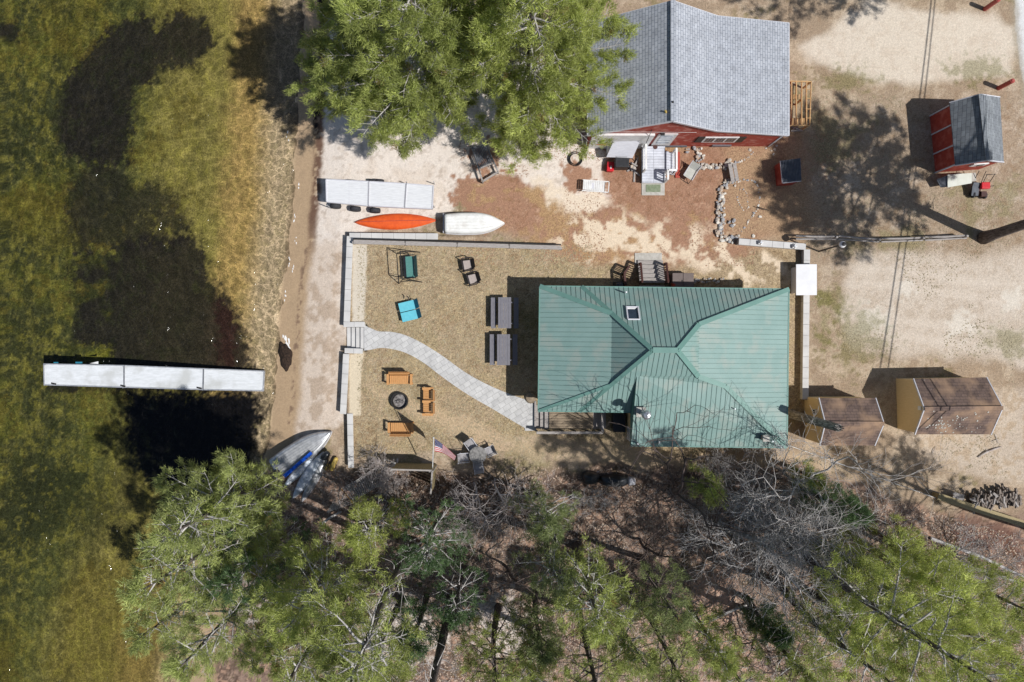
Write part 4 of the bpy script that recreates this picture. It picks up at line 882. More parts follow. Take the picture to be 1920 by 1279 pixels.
# white lean-to wall west of the door
lt=MB(); lt.box((6.15,11.33,1.1),(3.4,.12,2.9)); lt.build('side_wall',M['white'],rh)
# ---- porch
po=root('porch',(8.2,10.2,0),'pale grey painted porch with white railings in front of the red cottage','porch')
p0=P(1204,282,.45); p1=P(1247,343,.45); q_=MB(); q_.box(((p0[0]+p1[0])/2,(11.28+p1[1])/2,.42),(p1[0]-p0[0],11.28-p1[1],.07)); q_.build('porch_floor',M['deckgray'],po)
q_=MB(); q_.box(((p0[0]+p1[0])/2,(11.2+p1[1])/2,.19),(p1[0]-p0[0]-.06,11.2-p1[1]-.1,.38)); q_.build('porch_base',M['ltgray'],po)
for k in range(3): q_=MB(); q_.box((p1[0]+.13+.2*k,10.35,.36-.12*k),(.2,1.3,.05)); q_.build('step',M['deckgray'],po)
q_=MB(); q_.box((p1[0]+.82,10.3,.04),(.25,1.5,.12)); q_.build('step_board',M['red'],po)
def wrail(a,b,z0,z1,n):
    q_=MB(); railing(q_,a,b,.85,n,z0,z1,pw=.1,bw=.04); q_.build('railing',M['white'],po)
wrail((p0[0]+.06,11.15),(p0[0]+.06,p1[1]+.6),.45,.45,0)
wrail((p1[0]+.5,10.95),(p1[0]+.5,9.75),.3,.3,0); wrail((p1[0]+.02,9.7),(p1[0]+.5,9.72),.45,.3,1); wrail((p1[0]-.02,9.68),(p1[0]-.02,9.2),.45,.45,2)
q_=MB(); q_.lathe([(.13,0),(.13,.02)],(P(1229,276,.5)[0],P(1229,276,.5)[1],.46),12); tag(q_.build('door_mat',M['redbrown']),'small round reddish mat lying on the pale porch floor','mat')
pb=root('phone_line',(0,0,0),'thin pale wire running from the pines to the red cottage wall','wire'); pb.location=(5,11,3.4); q_=MB(); q_.tube([P3(1080,248,3.6),P3(1180,248,3.3),P3(1306,249,2.9)],.008,4); q_.build('cable',M['white'],pb)
padslab(1203,343,1246,367,'pale concrete slab at the foot of the grey porch'); q_=MB(); a=P(1211,347);b=P(1238,361); q_.box(((a[0]+b[0])/2,(a[1]+b[1])/2,.05),(b[0]-a[0],a[1]-b[1],.03)); tag(q_.build('green_mat',M['mossy']),'mossy green mat on the pale slab below the porch','mat')
# ---- unfinished timber frame at the east wall of the red house
tf=root('timber_frame',(*P(1500,200),0),'open frame of new yellow lumber against the east wall of the red cottage','frame')
q_=MB()
for px in(1484,1493,1503,1512): a=P3(px,152,.9); b=P3(px,236,.9); q_.bar(a,b,.05,.1)
q_.bar(P3(1481,153,.95),P3(1521,154,.95),.05,.08); q_.bar(P3(1521,154,.95),P3(1518,236,.95),.04,.08); q_.bar(P3(1481,236,.95),P3(1518,236,.95),.05,.08)
for yy in(168,185,205,222): q_.bar(P3(1511,yy,.98),P3(1521,yy,.98),.03,.04)
for px,py in((1484,154),(1519,155),(1484,235),(1516,235),(1503,187)): x,y=P(px,py,.9); q_.box((x,y,.45),(.09,.09,.9))
q_.build('framing',M['cedar2'],tf)
q_=MB()
for i in range(9): a=P3(1484+i*2.9,222,.5); b=P3(1484+i*2.9,236,.5); q_.bar(a,b,.06,.03)
for i in range(6): a=P3(1484+i*3.6,178,.4); b=P3(1484+i*3.6,187,.4); q_.bar(a,b,.05,.03)
q_.build('slats',M['cedar2'],tf)
q_=MB(); q_.bar(P3(1483,246,.1),P3(1505,245,.1),.08,.08); q_.bar(P3(1486,244,.15),P3(1502,233,.6),.07,.05); q_.bar(P3(1483,238,.1),P3(1503,245,.1),.07,.05); q_.build('brace',M['oldwood'],tf)
# ---- generic gabled shed
def shed(label,NW,NE,SW,SE,ezz,rN,rS,rz,wm,rm,ax='N',over=.08,name='shed',zb=-.3,trim='ltgray'):
    cx=(NW[0]+SE[0])/2; cy=(NW[1]+SE[1])/2; ro=root(name,(cx,cy,0),label,'shed')
    v=lambda p,z:Vector((p[0],p[1],z)); f=MB()
    if ax=='N': A=[v(NW,ezz),v(rN,rz),v(rS,rz),v(SW,ezz)]; B=[v(rN,rz),v(NE,ezz),v(SE,ezz),v(rS,rz)]
    else: A=[v(NW,ezz),v(NE,ezz),v(rS,rz),v(rN,rz)]; B=[v(rN,rz),v(rS,rz),v(SE,ezz),v(SW,ezz)]  # ridge runs west(rN)-east(rS)
    f.slab(A,.05); f.slab(B,.05); rr=f.build('roof',rm,ro); c=MB(); c.bar(v(rN,rz+.02),v(rS,rz+.02),.22,.03); c.build('ridge_cap',rm,rr)
    c=MB()
    if ax=='N': ends=[(NW,rN,NE),(SW,rS,SE)]
    else: ends=[(NW,rN,SW),(NE,rS,SE)]
    for a,b,d in ends: c.bar(v(a,ezz-.04),v(b,rz-.04),.05,.1); c.bar(v(b,rz-.04),v(d,ezz-.04),.05,.1)
    c.build('barge_board',M[trim],rr)
    ins=lambda p:(p[0]+(over if p[0]<cx else -over),p[1]+(over if p[1]<cy else -over))
    a,b,d,e=map(ins,(NW,NE,SE,SW)); w=MB()
    if ax=='N': r1=(rN[0],a[1]);r2=(rS[0],e[1]); V=[v(a,zb),v(b,zb),v(d,zb),v(e,zb),v(a,ezz-.06),v(b,ezz-.06),v(d,ezz-.06),v(e,ezz-.06),v(((a[0]+b[0])/2*.0+rN[0],(a[1]+b[1])/2),rz-.08),v((rS[0],(d[1]+e[1])/2),rz-.08)]; F_=[(3,2,1,0),(0,4,7,3),(1,2,6,5),(0,1,5,8,4),(3,7,9,6,2),(4,8,9,7),(5,6,9,8)]
    else: V=[v(a,zb),v(b,zb),v(d,zb),v(e,zb),v(a,ezz-.06),v(b,ezz-.06),v(d,ezz-.06),v(e,ezz-.06),v((a[0],rN[1]),rz-.08),v((b[0],rS[1]),rz-.08)]; F_=[(3,2,1,0),(0,4,8,7,3),(1,2,6,9,5),(0,1,5,4),(3,7,6,2),(4,5,9,8),(7,8,9,6)]
    w.add(V,F_); w.build('wall',wm,ro)
    return ro
sA=shed('small mustard yellow shed with weathered brown roof close to the green roofed house',(17.05,-3.17),(20.2,-3.17),(17.1,-5.8),(20.15,-5.8),2.1,(17.08,-4.48),(20.28,-4.5),2.8,M['yellow'],M['shing_brown'],ax='E')
q_=MB(); q_.box((17.115,-4.0,1.35),(.05,.3,.42)); wn=q_.build('window',M['white'],sA); q_=MB(); q_.box((17.09,-3.94,1.35),(.02,.08,.28)); q_.box((17.09,-4.06,1.35),(.02,.08,.28)); q_.build('pane',M['glass'],wn)
sB_=shed('larger mustard yellow shed with lichen spotted brown roof at the right',(22.42,-2.11),(26.5,-2.03),(22.5,-5.21),(26.75,-5.21),1.9,(22.45,-3.69),(26.72,-3.64),2.85,M['yellow'],M['shing_brown'],ax='E')
q_=MB(); q_.box((22.49,-3.7,2.35),(.06,.22,.28)); q_.build('gable_vent',M['white'],sB_)
lm=MB(); rn=random.Random(8)
for i in range(95):
    x=rn.uniform(22.8,26.4) if i>40 else rn.gauss(24.0,.5); y=rn.choice((rn.uniform(-5.1,-3.8),rn.gauss(-4.7,.3),rn.uniform(-3.5,-2.2))); x=min(max(x,22.7),26.4); y=min(max(y,-5.1),-2.2)
    z=1.9+(.95)*(1-abs(y+3.68)/1.55)+.008; s=rn.uniform(.02,.055); nn=7; lm.add([(x+s*rn.uniform(.5,1.2)*math.cos(2*math.pi*j/nn),y+s*rn.uniform(.5,1.2)*math.sin(2*math.pi*j/nn),z+.012*((1 if y<-3.68 else -1)*math.sin(2*math.pi*j/nn))*s*30) for j in range(nn)],[tuple(range(nn))])
lm.build('lichen',M['conc_plain'],sB_)
sC=shed('red barn style shed with grey roof beside the gravel road',(24.4,13.3),(27.2,13.6),(24.72,9.79),(27.42,9.97),1.95,(25.45,13.42),(25.85,9.82),2.9,M['red'],M['shing_dark'],trim='ltgray')
q_=MB()
for t in(0.0,.335,.67,1.0): x=24.44+.32*t; y=13.22-3.4*t; q_.box((x+.03,y+(-.04 if t==0 else .04 if t==1 else 0),.95),(.06,.07,1.95),rz=R(-5))
q_.build('corner_board',M['ltgray'],sC)
q_=MB(); q_.box((26.3,9.93,1.55),(.85,.07,.45),rz=R(4)); wn=q_.build('window',M['white'],sC); q_=MB(); q_.box((26.35,9.885,1.6),(.3,.04,.28),rz=R(4)); q_.build('pane',M['glass'],wn)
sD=root('tool_shed',(*P(1472,325),0),'small red shed with a dark corrugated metal roof on the needle covered yard','shed')
c4=[P3(1464,302,1.05),P3(1501,297,1.35),P3(1503,339,1.35),P3(1468,343,1.05)]; q_=MB(); q_.slab(c4,.03); rr=q_.build('roof',M['metalmesh'],sD)
q_=MB(); 
for i in range(13): t=(i+.5)/13; q_.bar(c4[0].lerp(c4[1],t)+Vector((0,0,.012)),c4[3].lerp(c4[2],t)+Vector((0,0,.012)),.035,.03)
q_.build('corrugation',M['metalmesh'],rr)
q_=MB(); a,b,c,d=[p+(Vector((sum(k.x for k in c4)/4,sum(k.y for k in c4)/4,p.z))-p)*.06 for p in c4]; V=[(p.x,p.y,-.1) for p in(a,b,c,d)]+[(p.x,p.y,p.z-.035) for p in(a,b,c,d)]
q_.add(V,[(0,1,2,3),(4,7,6,5),(0,4,5,1),(1,5,6,2),(2,6,7,3),(3,7,4,0)]); q_.build('wall',M['red'],sD)
q_=MB(); q_.bar(c4[3]-Vector((0,.02,.05)),c4[2]-Vector((0,.02,.05)),.03,.07); q_.bar(c4[0]-Vector((.02,0,.05)),c4[3]-Vector((.02,0,.05)),.03,.07); q_.build('fascia',M['ltgray'],rr)
# low shed west of the porch
sE=root('garden_shed',(*P(1160,275),0),'low shed with pale grey roof and red door half hidden by the pines','shed')
rid=[P3(1152,262,1.5),P3(1199,268,1.5)]; q_=MB(); q_.slab([rid[0],rid[1],P3(1186,297,.75),P3(1137,295,.75)],.04); q_.slab([P3(1150,244,1.0),P3(1196,250,1.0),rid[1],rid[0]],.04); q_.build('roof',M['ltgray'],sE)
q_=MB(); q_.prism([P(1136,262),P(1186,264),P(1184,292),P(1137,290)],-.1,.8); q_.build('wall',M['white'],sE)
q_=MB(); q_.slab([P3(1117,251,1.0),P3(1149,249,1.25),P3(1136,273,1.0),P3(1117,272,.85)],.05); q_.build('hatch_door',M['red'],sE)
q_=MB(); q_.prism([P(1122,256),P(1140,256),P(1138,270),P(1121,270)],-.1,.8); q_.build('bin',M['dark'],sE)
# ---------------------------------------------------------------- walls, paths
def wallpiece(mb,pts,w,zb,zt):
    for a,b in zip(pts,pts[1:]):
        a=Vector((*a,0));b=Vector((*b,0)); d=(b-a).normalized(); n=Vector((-d.y,d.x,0))*w/2
        mb.prism([tuple((a+n).xy),tuple((b+n).xy),tuple((b-n).xy),tuple((a-n).xy)],zb,zt)
def blockwall(label,pts,w,zb,zt,bl=.62,name='retaining_wall',cat='wall'):
    ro=root(name,(pts[0][0],pts[0][1],0),label,cat)
    body=MB(); wallpiece(body,pts,w-.08,zb,zt-.09); body.build('wall_body',M['concrete'],ro); rn=random.Random(len(label))
    cap=MB()
    for a,b in zip(pts,pts[1:]):
        a=Vector((*a,0));b=Vector((*b,0)); L=(b-a).length; n=max(1,round(L/bl)); d=(b-a)/n; an=math.atan2(d.y,d.x)
        for i in range(n): c=a+d*(i+.5); cap.box((c.x,c.y,zt-.045+rn.uniform(-.004,.004)),(d.length-.012,w,.085),rz=an)
    cap.build('cap_stones',M['capstone'],ro,bevel=.006); return ro
M['capstone']=mat('cap_stones',(.60,.59,.575,1),(.49,.48,.47,1),1.1,.9,bump=.15,bscale=30,contrast=(.35,.65))
blockwall('long pale block wall with cap stones along the beach side of the lawn',[P(656,443,.1),P(650,604,.1)],.36,-1,.1)
blockwall('short pale block wall directly below the orange canoe',[P(655,443,.1),P(821,444,.1)],.36,-.8,.13)
blockwall('pale block wall end beside the top of the beach steps',[P(644,609,.1),P(684,609,.1)],.3,-1,.12)
blockwall('pale block wall end just below the beach steps',[P(646,658,.1),P(680,659,.1)],.3,-1,.12)
blockwall('pale block wall running from the beach steps down beside the fire pit',[P(649,664,.1),P(643,777,.1)],.36,-1,.1)
blockwall('shaded block wall that ends beside the small birch',[P(656,776,.06),P(658,878,.06)],.34,-1,.06)
blockwall('pale capped block wall running east from the stone border',[P(1386,453,.55),P(1512,463,.55)],.36,-.2,.5)
blockwall('long pale capped block wall between the green roofed house and the gravel yard',[P(1514,468,.5),P(1511,750,.5)],.36,-.2,.45)
stb=root('beach_steps',(*P(660,634),0),'four pale paver steps from the beach up to the curved path','steps')
for k in range(4):
    a=P(650+8.5*k,614.5,-.4+.1*k); b=P(659+8.5*k+(4 if k==3 else 0),654,-.4+.1*k); q_=MB(); z=-.36+.12*k; q_.box(((a[0]+b[0])/2+.02,(a[1]+b[1])/2,z-.1),(b[0]-a[0]-.03,a[1]-b[1],.2)); q_.build('step',M['capstone'],stb)
for k in range(4):
    a=P3(650+8.5*k,615,-.3+.12*k)
# curved paver path, one sheet above the lawn
L1=[(683,610),(700,618),(712,622),(735,623),(760,629),(790,643),(830,668),(870,697),(905,717),(940,733),(980,748),(1003,752)]
L2=[(683,658),(697,656),(715,653),(740,656),(765,664),(795,681),(825,704),(860,729),(890,748),(920,765),(950,783),(984,803)]
M['paver']=brickmat('pavers',(.56,.555,.545,1),(.47,.465,.46,1),(.33,.325,.32,1),.42,.3,off=.4,mort=.012,rough=.85,bump=.1,rot=R(-32),var=-.1)
q_=MB(); l1=[P3(a,b,.0) for a,b in L1]; l2=[P3(a,b,.0) for a,b in L2]; up=Vector((0,0,.045)); dn_=Vector((0,0,-.06)); n=len(l1)
def dens(l):
    o=[]
    for i in range(len(l)-1):
        p0=l[max(i-1,0)];p1=l[i];p2=l[i+1];p3=l[min(i+2,len(l)-1)]
        for k in range(6): t=k/6; o.append(.5*((2*p1)+(p2-p0)*t+(2*p0-5*p1+4*p2-p3)*t*t+(3*p1-p0-3*p2+p3)*t**3))
    return o+[l[-1]]
l1=dens(l1);l2=dens(l2);n=len(l1)
q_.add([p+up for p in l1]+[p+up for p in l2]+[p+dn_ for p in l1]+[p+dn_ for p in l2],[(i,n+i,n+i+1,i+1) for i in range(n-1)]+[(i,i+1,2*n+i+1,2*n+i) for i in range(n-1)]+[(n+i,3*n+i,3*n+i+1,n+i+1) for i in range(n-1)])
q_.prism([P(984,752.5),P(1002,752.5),P(1002,808),P(984,808)],-.06,.043); tag(q_.build('path',M['paver']),kind='structure')
pw=root('landing_bench',(*P(1003,780),0),'grey timber edge at the end of the curved path by the deck','edging'); q_=MB(); q_.box((*P(1003.5,780),.1),(.1,1.75,.2)); q_.build('timber',M['oldwood'],pw)
pst=MB(); a=P(992,746); pst.lathe([(.33,0),(.35,.08),(.28,.2),(.05,.27)],(a[0]+.1,a[1],0),12); tag(pst.build('well_cover',M['deckwood']),'round brown mound at the house corner beside the path end','cover')
# ---- rail fence along the lawn
rf_=root('rail_fence',(*P(850,457),0),'long low weathered plank fence along the north side of the lawn','fence')
A_=P3(662,453,.45); B_2=P3(1052,464,.45)
for i in range(4):
    a=A_.lerp(B_2,i/4); b=A_.lerp(B_2,(i+1)/4); q_=MB(); q_.bar(a+Vector((.03,-.03,0)),b-Vector((.03,.03,0)),.24,.05); q_.build('top_board',M['oldwood'],rf_)
for i in range(5):
    a=A_.lerp(B_2,i/4); q_=MB(); q_.bar(Vector((a.x,a.y-.06,-.3)),Vector((a.x,a.y-.06,.43)),.12,.12); q_.build('post',M['oldwood'],rf_)
q_=MB(); q_.bar(A_+Vector((0,.15,-.02)),B_2+Vector((0,.15,-.02)),.06,.1); q_.build('rail',M['dark'],rf_)
# ---- split rail fence in the yard, logs
sp_=root('rail_fence',(*P(1650,446),0),'old split rail fence of grey logs crossing the yard under the pine shadow','fence')
pts=[(1492,443),(1568,444),(1572,443),(1648,449),(1652,448),(1730,446),(1734,445),(1812,442)]
for (a,b) in((0,1),(2,3),(4,5),(6,7)):
    q_=MB(); q_.tube([P3(*pts[a],.6),P3((pts[a][0]+pts[b][0])/2,(pts[a][1]+pts[b][1])/2+1,.58),P3(*pts[b],.6)],[.05,.065,.05],7); q_.build('rail',M['oldwood'],sp_)
    q_=MB(); q_.tube([P3(pts[a][0],pts[a][1]+6,.3),P3(pts[b][0],pts[b][1]+5,.3)],[.055,.05],7); q_.build('rail',M['oldwood'],sp_)
for i in(1,3,5,7): x,y=P(pts[i][0],pts[i][1],.6); q_=MB(); q_.tube([(x,y-.05,-.2),(x,y-.05,.72)],.07,7); q_.build('post',M['oldwood'],sp_)
# ---- tall yellow board fences
def boardfence(label,pts,h,m='yellow2'):
    ro=root('board_fence',(*pts[0],0),label,'fence'); q_=MB(); t_=MB(); rn=random.Random(5)
    for a,b in zip(pts,pts[1:]):
        a=Vector((*a,0));b=Vector((*b,0)); L=(b-a).length; n=int(L/.15); an=math.atan2((b-a).y,(b-a).x)
        for i in range(n): c=a+(b-a)*((i+.5)/n); q_.box((c.x,c.y,h/2),(.143,.025,h+rn.uniform(-.01,.01)),rz=an)
        t_.bar(a+Vector((0,-.03,h+.02)),b+Vector((0,-.03,h+.02)),.09,.04)
        for i in range(0,n,14): c=a+(b-a)*(i/n); t_.box((c.x,c.y-.09,h/2),(.09,.09,h),rz=an)
    q_.build('boards',M[m],ro); t_.build('cap_rail',M['oldwood'],ro); return ro
boardfence('tan board privacy fence corner beside the flagpole and hammock',[P(744,868),P(818,870),P(815,912)],1.95)
lw=root('plank_wall',(*P(1840,955),0),'low tan plank topped wall running diagonally below the firewood','wall'); q_=MB(); a=P3(1759,931,.6);b=P3(1922,984,.6); t_=(b-a)
for k in range(3): nn_=Vector((-t_.y,t_.x,0)).normalized()*(.13*(k-1)); q_.bar(a+nn_,b+nn_,.125,.04)
q_.build('top_planks',M['yellow2'],lw); q_=MB(); q_.bar(a-Vector((0,0,.34)),b-Vector((0,0,.34)),.3,.62); q_.build('wall_body',M['yellow2'],lw)
sf=root('string_fence',(*P(1620,880),0),'low string fence from the green roof corner to the tan board fence','fence')
q_=MB(); a=P3(1480,836,.5); b=P3(1762,937,.5); pr_=a
for i in range(1,41): 
    c=a.lerp(b,i/40)+Vector((0,0,.04*math.sin(i*1.9)-.02)); q_.tube([pr_,c],.018 if i%4 else .008,5); pr_=c
q_.build('string',M['white'],sf); q_=MB()
for i in range(9): c=a.lerp(b,i/8); q_.tube([(c.x,c.y,-.05),(c.x,c.y,.52)],.02,6)
q_.build('stakes',M['oldwood'],sf)
# ---------------------------------------------------------------- docks
dock=root('dock',(*P(289,708,-.5),WATER),'long floating dock of three pale grey sections reaching into the lake','dock')
ce=[((82,683),(83,722)),((233,686),(233,726.5)),((382,692),(381,731)),((496,696.5),(494,733.5))]
DZ=-.72
for i in range(3):
    a,b=P3(*ce[i][0],DZ),P3(*ce[i][1],DZ); c,d_=P3(*ce[i+1][0],DZ),P3(*ce[i+1][1],DZ); e=(c-a).normalized()*.015
    q_=MB(); q_.slab([a+e,c-e,d_-e,b+e],.05); s_=q_.build('deck_section',M['dockgrey'],dock)
    q_=MB()
    for u,v in((a,c),(b,d_),(a+e,b+e),(c-e,d_-e)): q_.bar(u-Vector((0,0,.04)),v-Vector((0,0,.04)),.06,.14)
    q_.build('frame',M['alu'],s_)
for (px,py) in((85,684),(84,722),(232,687),(231,727),(381,692),(380,731),(493,697),(492,733)):
    x,y=P(px,py,DZ); q_=MB(); q_.tube([(x,y,gz(x,y)-.2),(x,y,DZ+.03)],.03,8); q_.tube([(x,y,DZ-.02),(x,y,DZ+.05)],.045,8); q_.build('leg',M['alu'],dock)
for px,py in((101,721),(231,725),(374,729)):
    q_=MB(); q_.bar(P3(px-5,py-2,DZ+.03),P3(px+4,py,DZ+.03),.08,.04); q_.build('bracket',M['dark'],dock)
q_=MB()
for (px,py,l) in((142,680.5,12),(101,681,8)): q_.bar(P3(px,py,-.82),P3(px+l,py,-.82),.1,.05)
q_.build('bumper',M['turq2'],dock); q_=MB(); q_.slab([P3(168,682,-.7),P3(184,678,-.72),P3(184,683,-.7)],.03); q_.build('ladder_top',M['white'],dock)
# stored dock sections on wheels
sdk=root('stored_dock',(*P(712,365),-.3),'white dock sections with wheels stored on the sand above the orange canoe','dock')
ce=[((611,337),(612,379)),((692,341),(691,386.5)),((762,345),(759,390)),((813,349),(811,392))]; DZ=.5
for i in range(3):
    a,b=P3(*ce[i][0],DZ),P3(*ce[i][1],DZ); c,d_=P3(*ce[i+1][0],DZ),P3(*ce[i+1][1],DZ); e=(c-a).normalized()*.012
    q_=MB(); q_.slab([a+e,c-e,d_-e,b+e],.05); s_=q_.build('deck_section',M['panel'],sdk)
    q_=MB()
    for u,v in((a,c),(b,d_),(a+e,b+e),(c-e,d_-e)): q_.bar(u-Vector((0,0,.06)),v-Vector((0,0,.06)),.05,.2)
    if i==0: m1,m2=a.lerp(c,.54),b.lerp(d_,.54); q_.bar(m1+Vector((0,0,.003)),m2+Vector((0,0,.003)),.02,.01)
    q_.build('frame',M['ltgray'],s_)
for px in(612,690,760,811):
    for py in(342,386): x,y=P(px+2,py,.3); q_=MB(); q_.tube([(x,y,gz(x,y)),(x,y,.42)],.03,6); q_.build('leg',M['alu'],sdk)
for px,py in((628,386),(666,392),(703,395)):
    x,y=P(px,py,-.05); g0=gz(x,y); q_=MB(); q_.lathe([(.2,-.14),(.3,-.12),(.33,0),(.3,.12),(.2,.14)],(x,y,g0+.32),18,M=Matrix.Rotation(R(90),3,'X')); wl=q_.build('wheel',M['rubber'],sdk,smooth=True); q_=MB(); q_.tube([(x,y,g0+.32),(x-.25,y+.75,.35)],.03,6); q_.build('axle',M['alu'],wl)
for px,py in((660,341),(700,340),(711,340)):
    x,y=P(px,py,-.05); g0=gz(x,y); q_=MB(); q_.lathe([(.18,-.1),(.28,-.08),(.28,.08),(.18,.1)],(x,y,g0+.3),14,M=Matrix.Rotation(R(90),3,'X')); q_.build('wheel',M['rubber'],sdk,smooth=True)
# ---------------------------------------------------------------- boats
def upboat(name,label,bow,stern,wid,hgt,m,transom=False,both=False,cat='boat',z0=0,ribs=0,trim='dark',group=None,fl=1.0,belly=1.0,asym=0):
    a=Vector(stern);b=Vector(bow); L=(b-a).length; d=(b-a)/L; n=Vector((-d.y,d.x,0)); ro=root(name,(*((a+b)/2).xy,z0),label,cat,group)
    N=26;K=14; vs=[]
    def hw(t):
        if both: return wid/2*math.sin(math.pi*min(max(t,.0),1))**.72*1
        return wid/2*min(1,(.88+.5*t))*(1-max(0,(t-.45)/.55)**2.3)
    for i in range(N+1):
        t=i/N; w=hw(t)+.004; c=a+d*L*t
        hh=hgt*( (.82+.18*math.sin(math.pi*t)) if both else (1-.45*max(0,(t-.6)/.4)**2))
        if both: hh=hgt*(.55+.45*math.sin(math.pi*t)**.5)
        for j in range(K+1):
            s=-1+2*j/K; y=w*math.sin(s*math.pi/2)*1.0 if both else w*max(-1,min(1,s*1.18))*(1-.0*abs(s)); 
            prof=math.cos(s*math.pi/2)**.75 if both else min(1,(1-abs(s))*3.2)**.6*(.93+.07*(1-abs(s)))
            vs.append(c+n*y+Vector((0,0,z0+.02+hh*prof)))
    fs=[(i*(K+1)+j,(i+1)*(K+1)+j,(i+1)*(K+1)+j+1,i*(K+1)+j+1) for i in range(N) for j in range(K)]
    fs.append(tuple(range(0,K+1))); fs.append(tuple(N*(K+1)+j for j in range(K,-1,-1)))
    q_=MB(); q_.add(vs,fs); h_=q_.build('hull',m,ro,smooth=True)
    q_=MB(); 
    for sg in(-1,1):
        pts=[a+d*L*(i/N)+n*sg*(hw(i/N)+.012)+Vector((0,0,z0+.03)) for i in range(N+1)]; q_.tube(pts,.022,5)
    q_.build('gunwale',M[trim],ro)
    q_=MB(); q_.tube([a+d*L*(.03+.94*i/10)+Vector((0,0,z0+.03+(hgt*(.55+.45*math.sin(math.pi*(.03+.94*i/10))**.5) if both else hgt*(1-.45*max(0,(.03+.94*i/10-.6)/.4)**2)))) for i in range(11)],.016,5)
    if ribs:
        for k in range(1,ribs+1):
            for sg in(-1,1):
                f=sg*k/(ribs+.6)*.8; q_.tube([a+d*L*(.03+.8*i/10)+n*(hw(.03+.8*i/10)*f)+Vector((0,0,z0+.035+hgt*(1-.45*max(0,(.03+.8*i/10-.6)/.4)**2)*.985)) for i in range(11)],.014,5)
    q_.build('keel',M['redpole'] if both and cat=='canoe' else m,ro); return ro
z=gz(-6.8,7.1)+.02
upboat('canoe','bright orange canoe lying upside down on the sand',P3(823,413,z+.2),P3(663,416.5,z+.2),.98,.36,M['orange'],both=True,cat='canoe',z0=0)
for o in[o for o in bpy.data.objects if o.name.startswith('canoe')]: o.location.z=z
z=gz(-2.5,7.0)+.02
o=upboat('rowboat','white peeling rowboat lying upside down beside the orange canoe',P3(946,419,.3),P3(835,420.5,.3),1.22,.5,M['hull'],cat='boat',z0=0,ribs=2,trim='ltgray'); o.location.z=z
q_=MB(); q_.box((P(832,420,.2)[0]-.0,P(832,420,.2)[1],.22),(.05,1.1,.42)); q_.build('transom',M['ltgray'],o)
o=upboat('rowboat','upturned aluminium boat pointing up the beach beside the kayaks',P3(618,812,.2),P3(512,880,.2),1.35,.5,M['alu'],cat='boat',z0=0,ribs=3,trim='ltgray'); o.location.z=gz(*P(570,845))
o=upboat('kayak','blue and white kayak lying directly beside the upturned aluminium boat',P3(592,846,0),P3(528,916,0),.52,.3,M['palekayak'],both=True,cat='kayak',z0=0,trim='white'); o.location.z=gz(*P(560,880))
a=P3(588,851,.36);b=P3(536,896,.36); q_=MB(); q_.bar(a+Vector((-.12,.05,-.02)),b+Vector((-.12,.05,-.02)),.2,.1); q_.build('side_panel',M['blue'],o,bevel=.03)
o=upboat('kayak','pale kayak lying second from the upturned aluminium boat',P3(603,850,0),P3(545,938,0),.62,.32,M['palekayak'],both=True,cat='kayak',z0=0,trim='white'); o.location.z=gz(*P(575,895))
o=upboat('kayak','silvery upturned small boat outermost of the row near the yellow float',P3(611,852,0),P3(562,944,0),.5,.22,M['alu'],both=True,cat='kayak',z0=0,trim='ltgray'); o.location.z=gz(*P(590,895))
yk=root('water_toy',(*P(620,873),0),'yellow plastic float frame with black bars beside the kayaks','float')
def capsule(mb,a,b,r,n=12,fl=1):
    a=Vector(a);b=Vector(b); d=(b-a).normalized(); mb.tube([a-d*r*.9,a-d*r*.7,a-d*r*.3,a,b,b+d*r*.3,b+d*r*.7,b+d*r*.9],[r*.3,r*.7,r*.93,r,r,r*.93,r*.7,r*.3],n)
g0=gz(*P(620,873)); q_=MB(); capsule(q_,P3(626,864,.2)+Vector((0,0,g0)),P3(618,882,.2)+Vector((0,0,g0)),.14); q_.build('float',M['yelplastic'],yk,smooth=True)
q_=MB(); capsule(q_,P3(611,876,.15)+Vector((0,0,g0)),P3(607,882,.15)+Vector((0,0,g0)),.12); q_.build('float',M['yelplastic'],yk,smooth=True)
q_=MB(); 
for (a,b) in(((606,858),(620,868)),((603,866),(617,878)),((612,850),(616,873)),((600,861),(612,863)),((606,884),(613,872)),((620,862),(613,882))): q_.tube([P3(*a,g0+.3),P3(*b,g0+.32)],.02,5)
q_.build('bars',M['black'],yk)
tr=MB(); capsule(tr,P3(607,858,.1),P3(613,852,.1),.2); tag(tr.build('black_bag',M['tarp'],smooth=True),'black bundle lying between the kayaks and the yellow float','bag')
# ---------------------------------------------------------------- lawn furniture
def rel(ro): 
    m=Matrix.Translation(ro.location)@Matrix.Rotation(ro.rotation_euler.z,4,'Z'); return m
# picnic tables (rz 0: long side north-south)
def picnic(label,px,py):
    x,y=P(px,py); ro=root('picnic_table',(x,y,0),label,'picnic table','grey picnic tables west of the house')
    q_=MB(); 
    for k in range(5): q_.box((-.3+.15*k,0,.75),(.143,1.78,.04))
    q_.build('table_top',M['graywood'],ro,world=False)
    for s in(-1,1):
        q_=MB(); 
        for k in range(2): q_.box((s*.66+(k-.5)*.145,0,.45),(.138,1.78,.04))
        q_.build('bench_seat',M['graywood'],ro,world=False)
    for s in(-1,1):
        for t in(-1,1): q_=MB(); q_.bar((t*.62,s*.62,0),(t*.22,s*.62,.73),.09,.05,up=Vector((0,1,0))); q_.build('leg',M['graywood'],ro,world=False)
        q_=MB(); q_.box((0,s*.6,.4),(1.5,.045,.09)); q_.box((0,s*.6,.7),(.7,.045,.09)); q_.build('crossbar',M['graywood'],ro,world=False)
    return ro
picnic('grey picnic table, upper of the two beside the west end of the green roof',946.5,588)
picnic('grey picnic table, lower of the two and nearer the curved path',944.5,656)
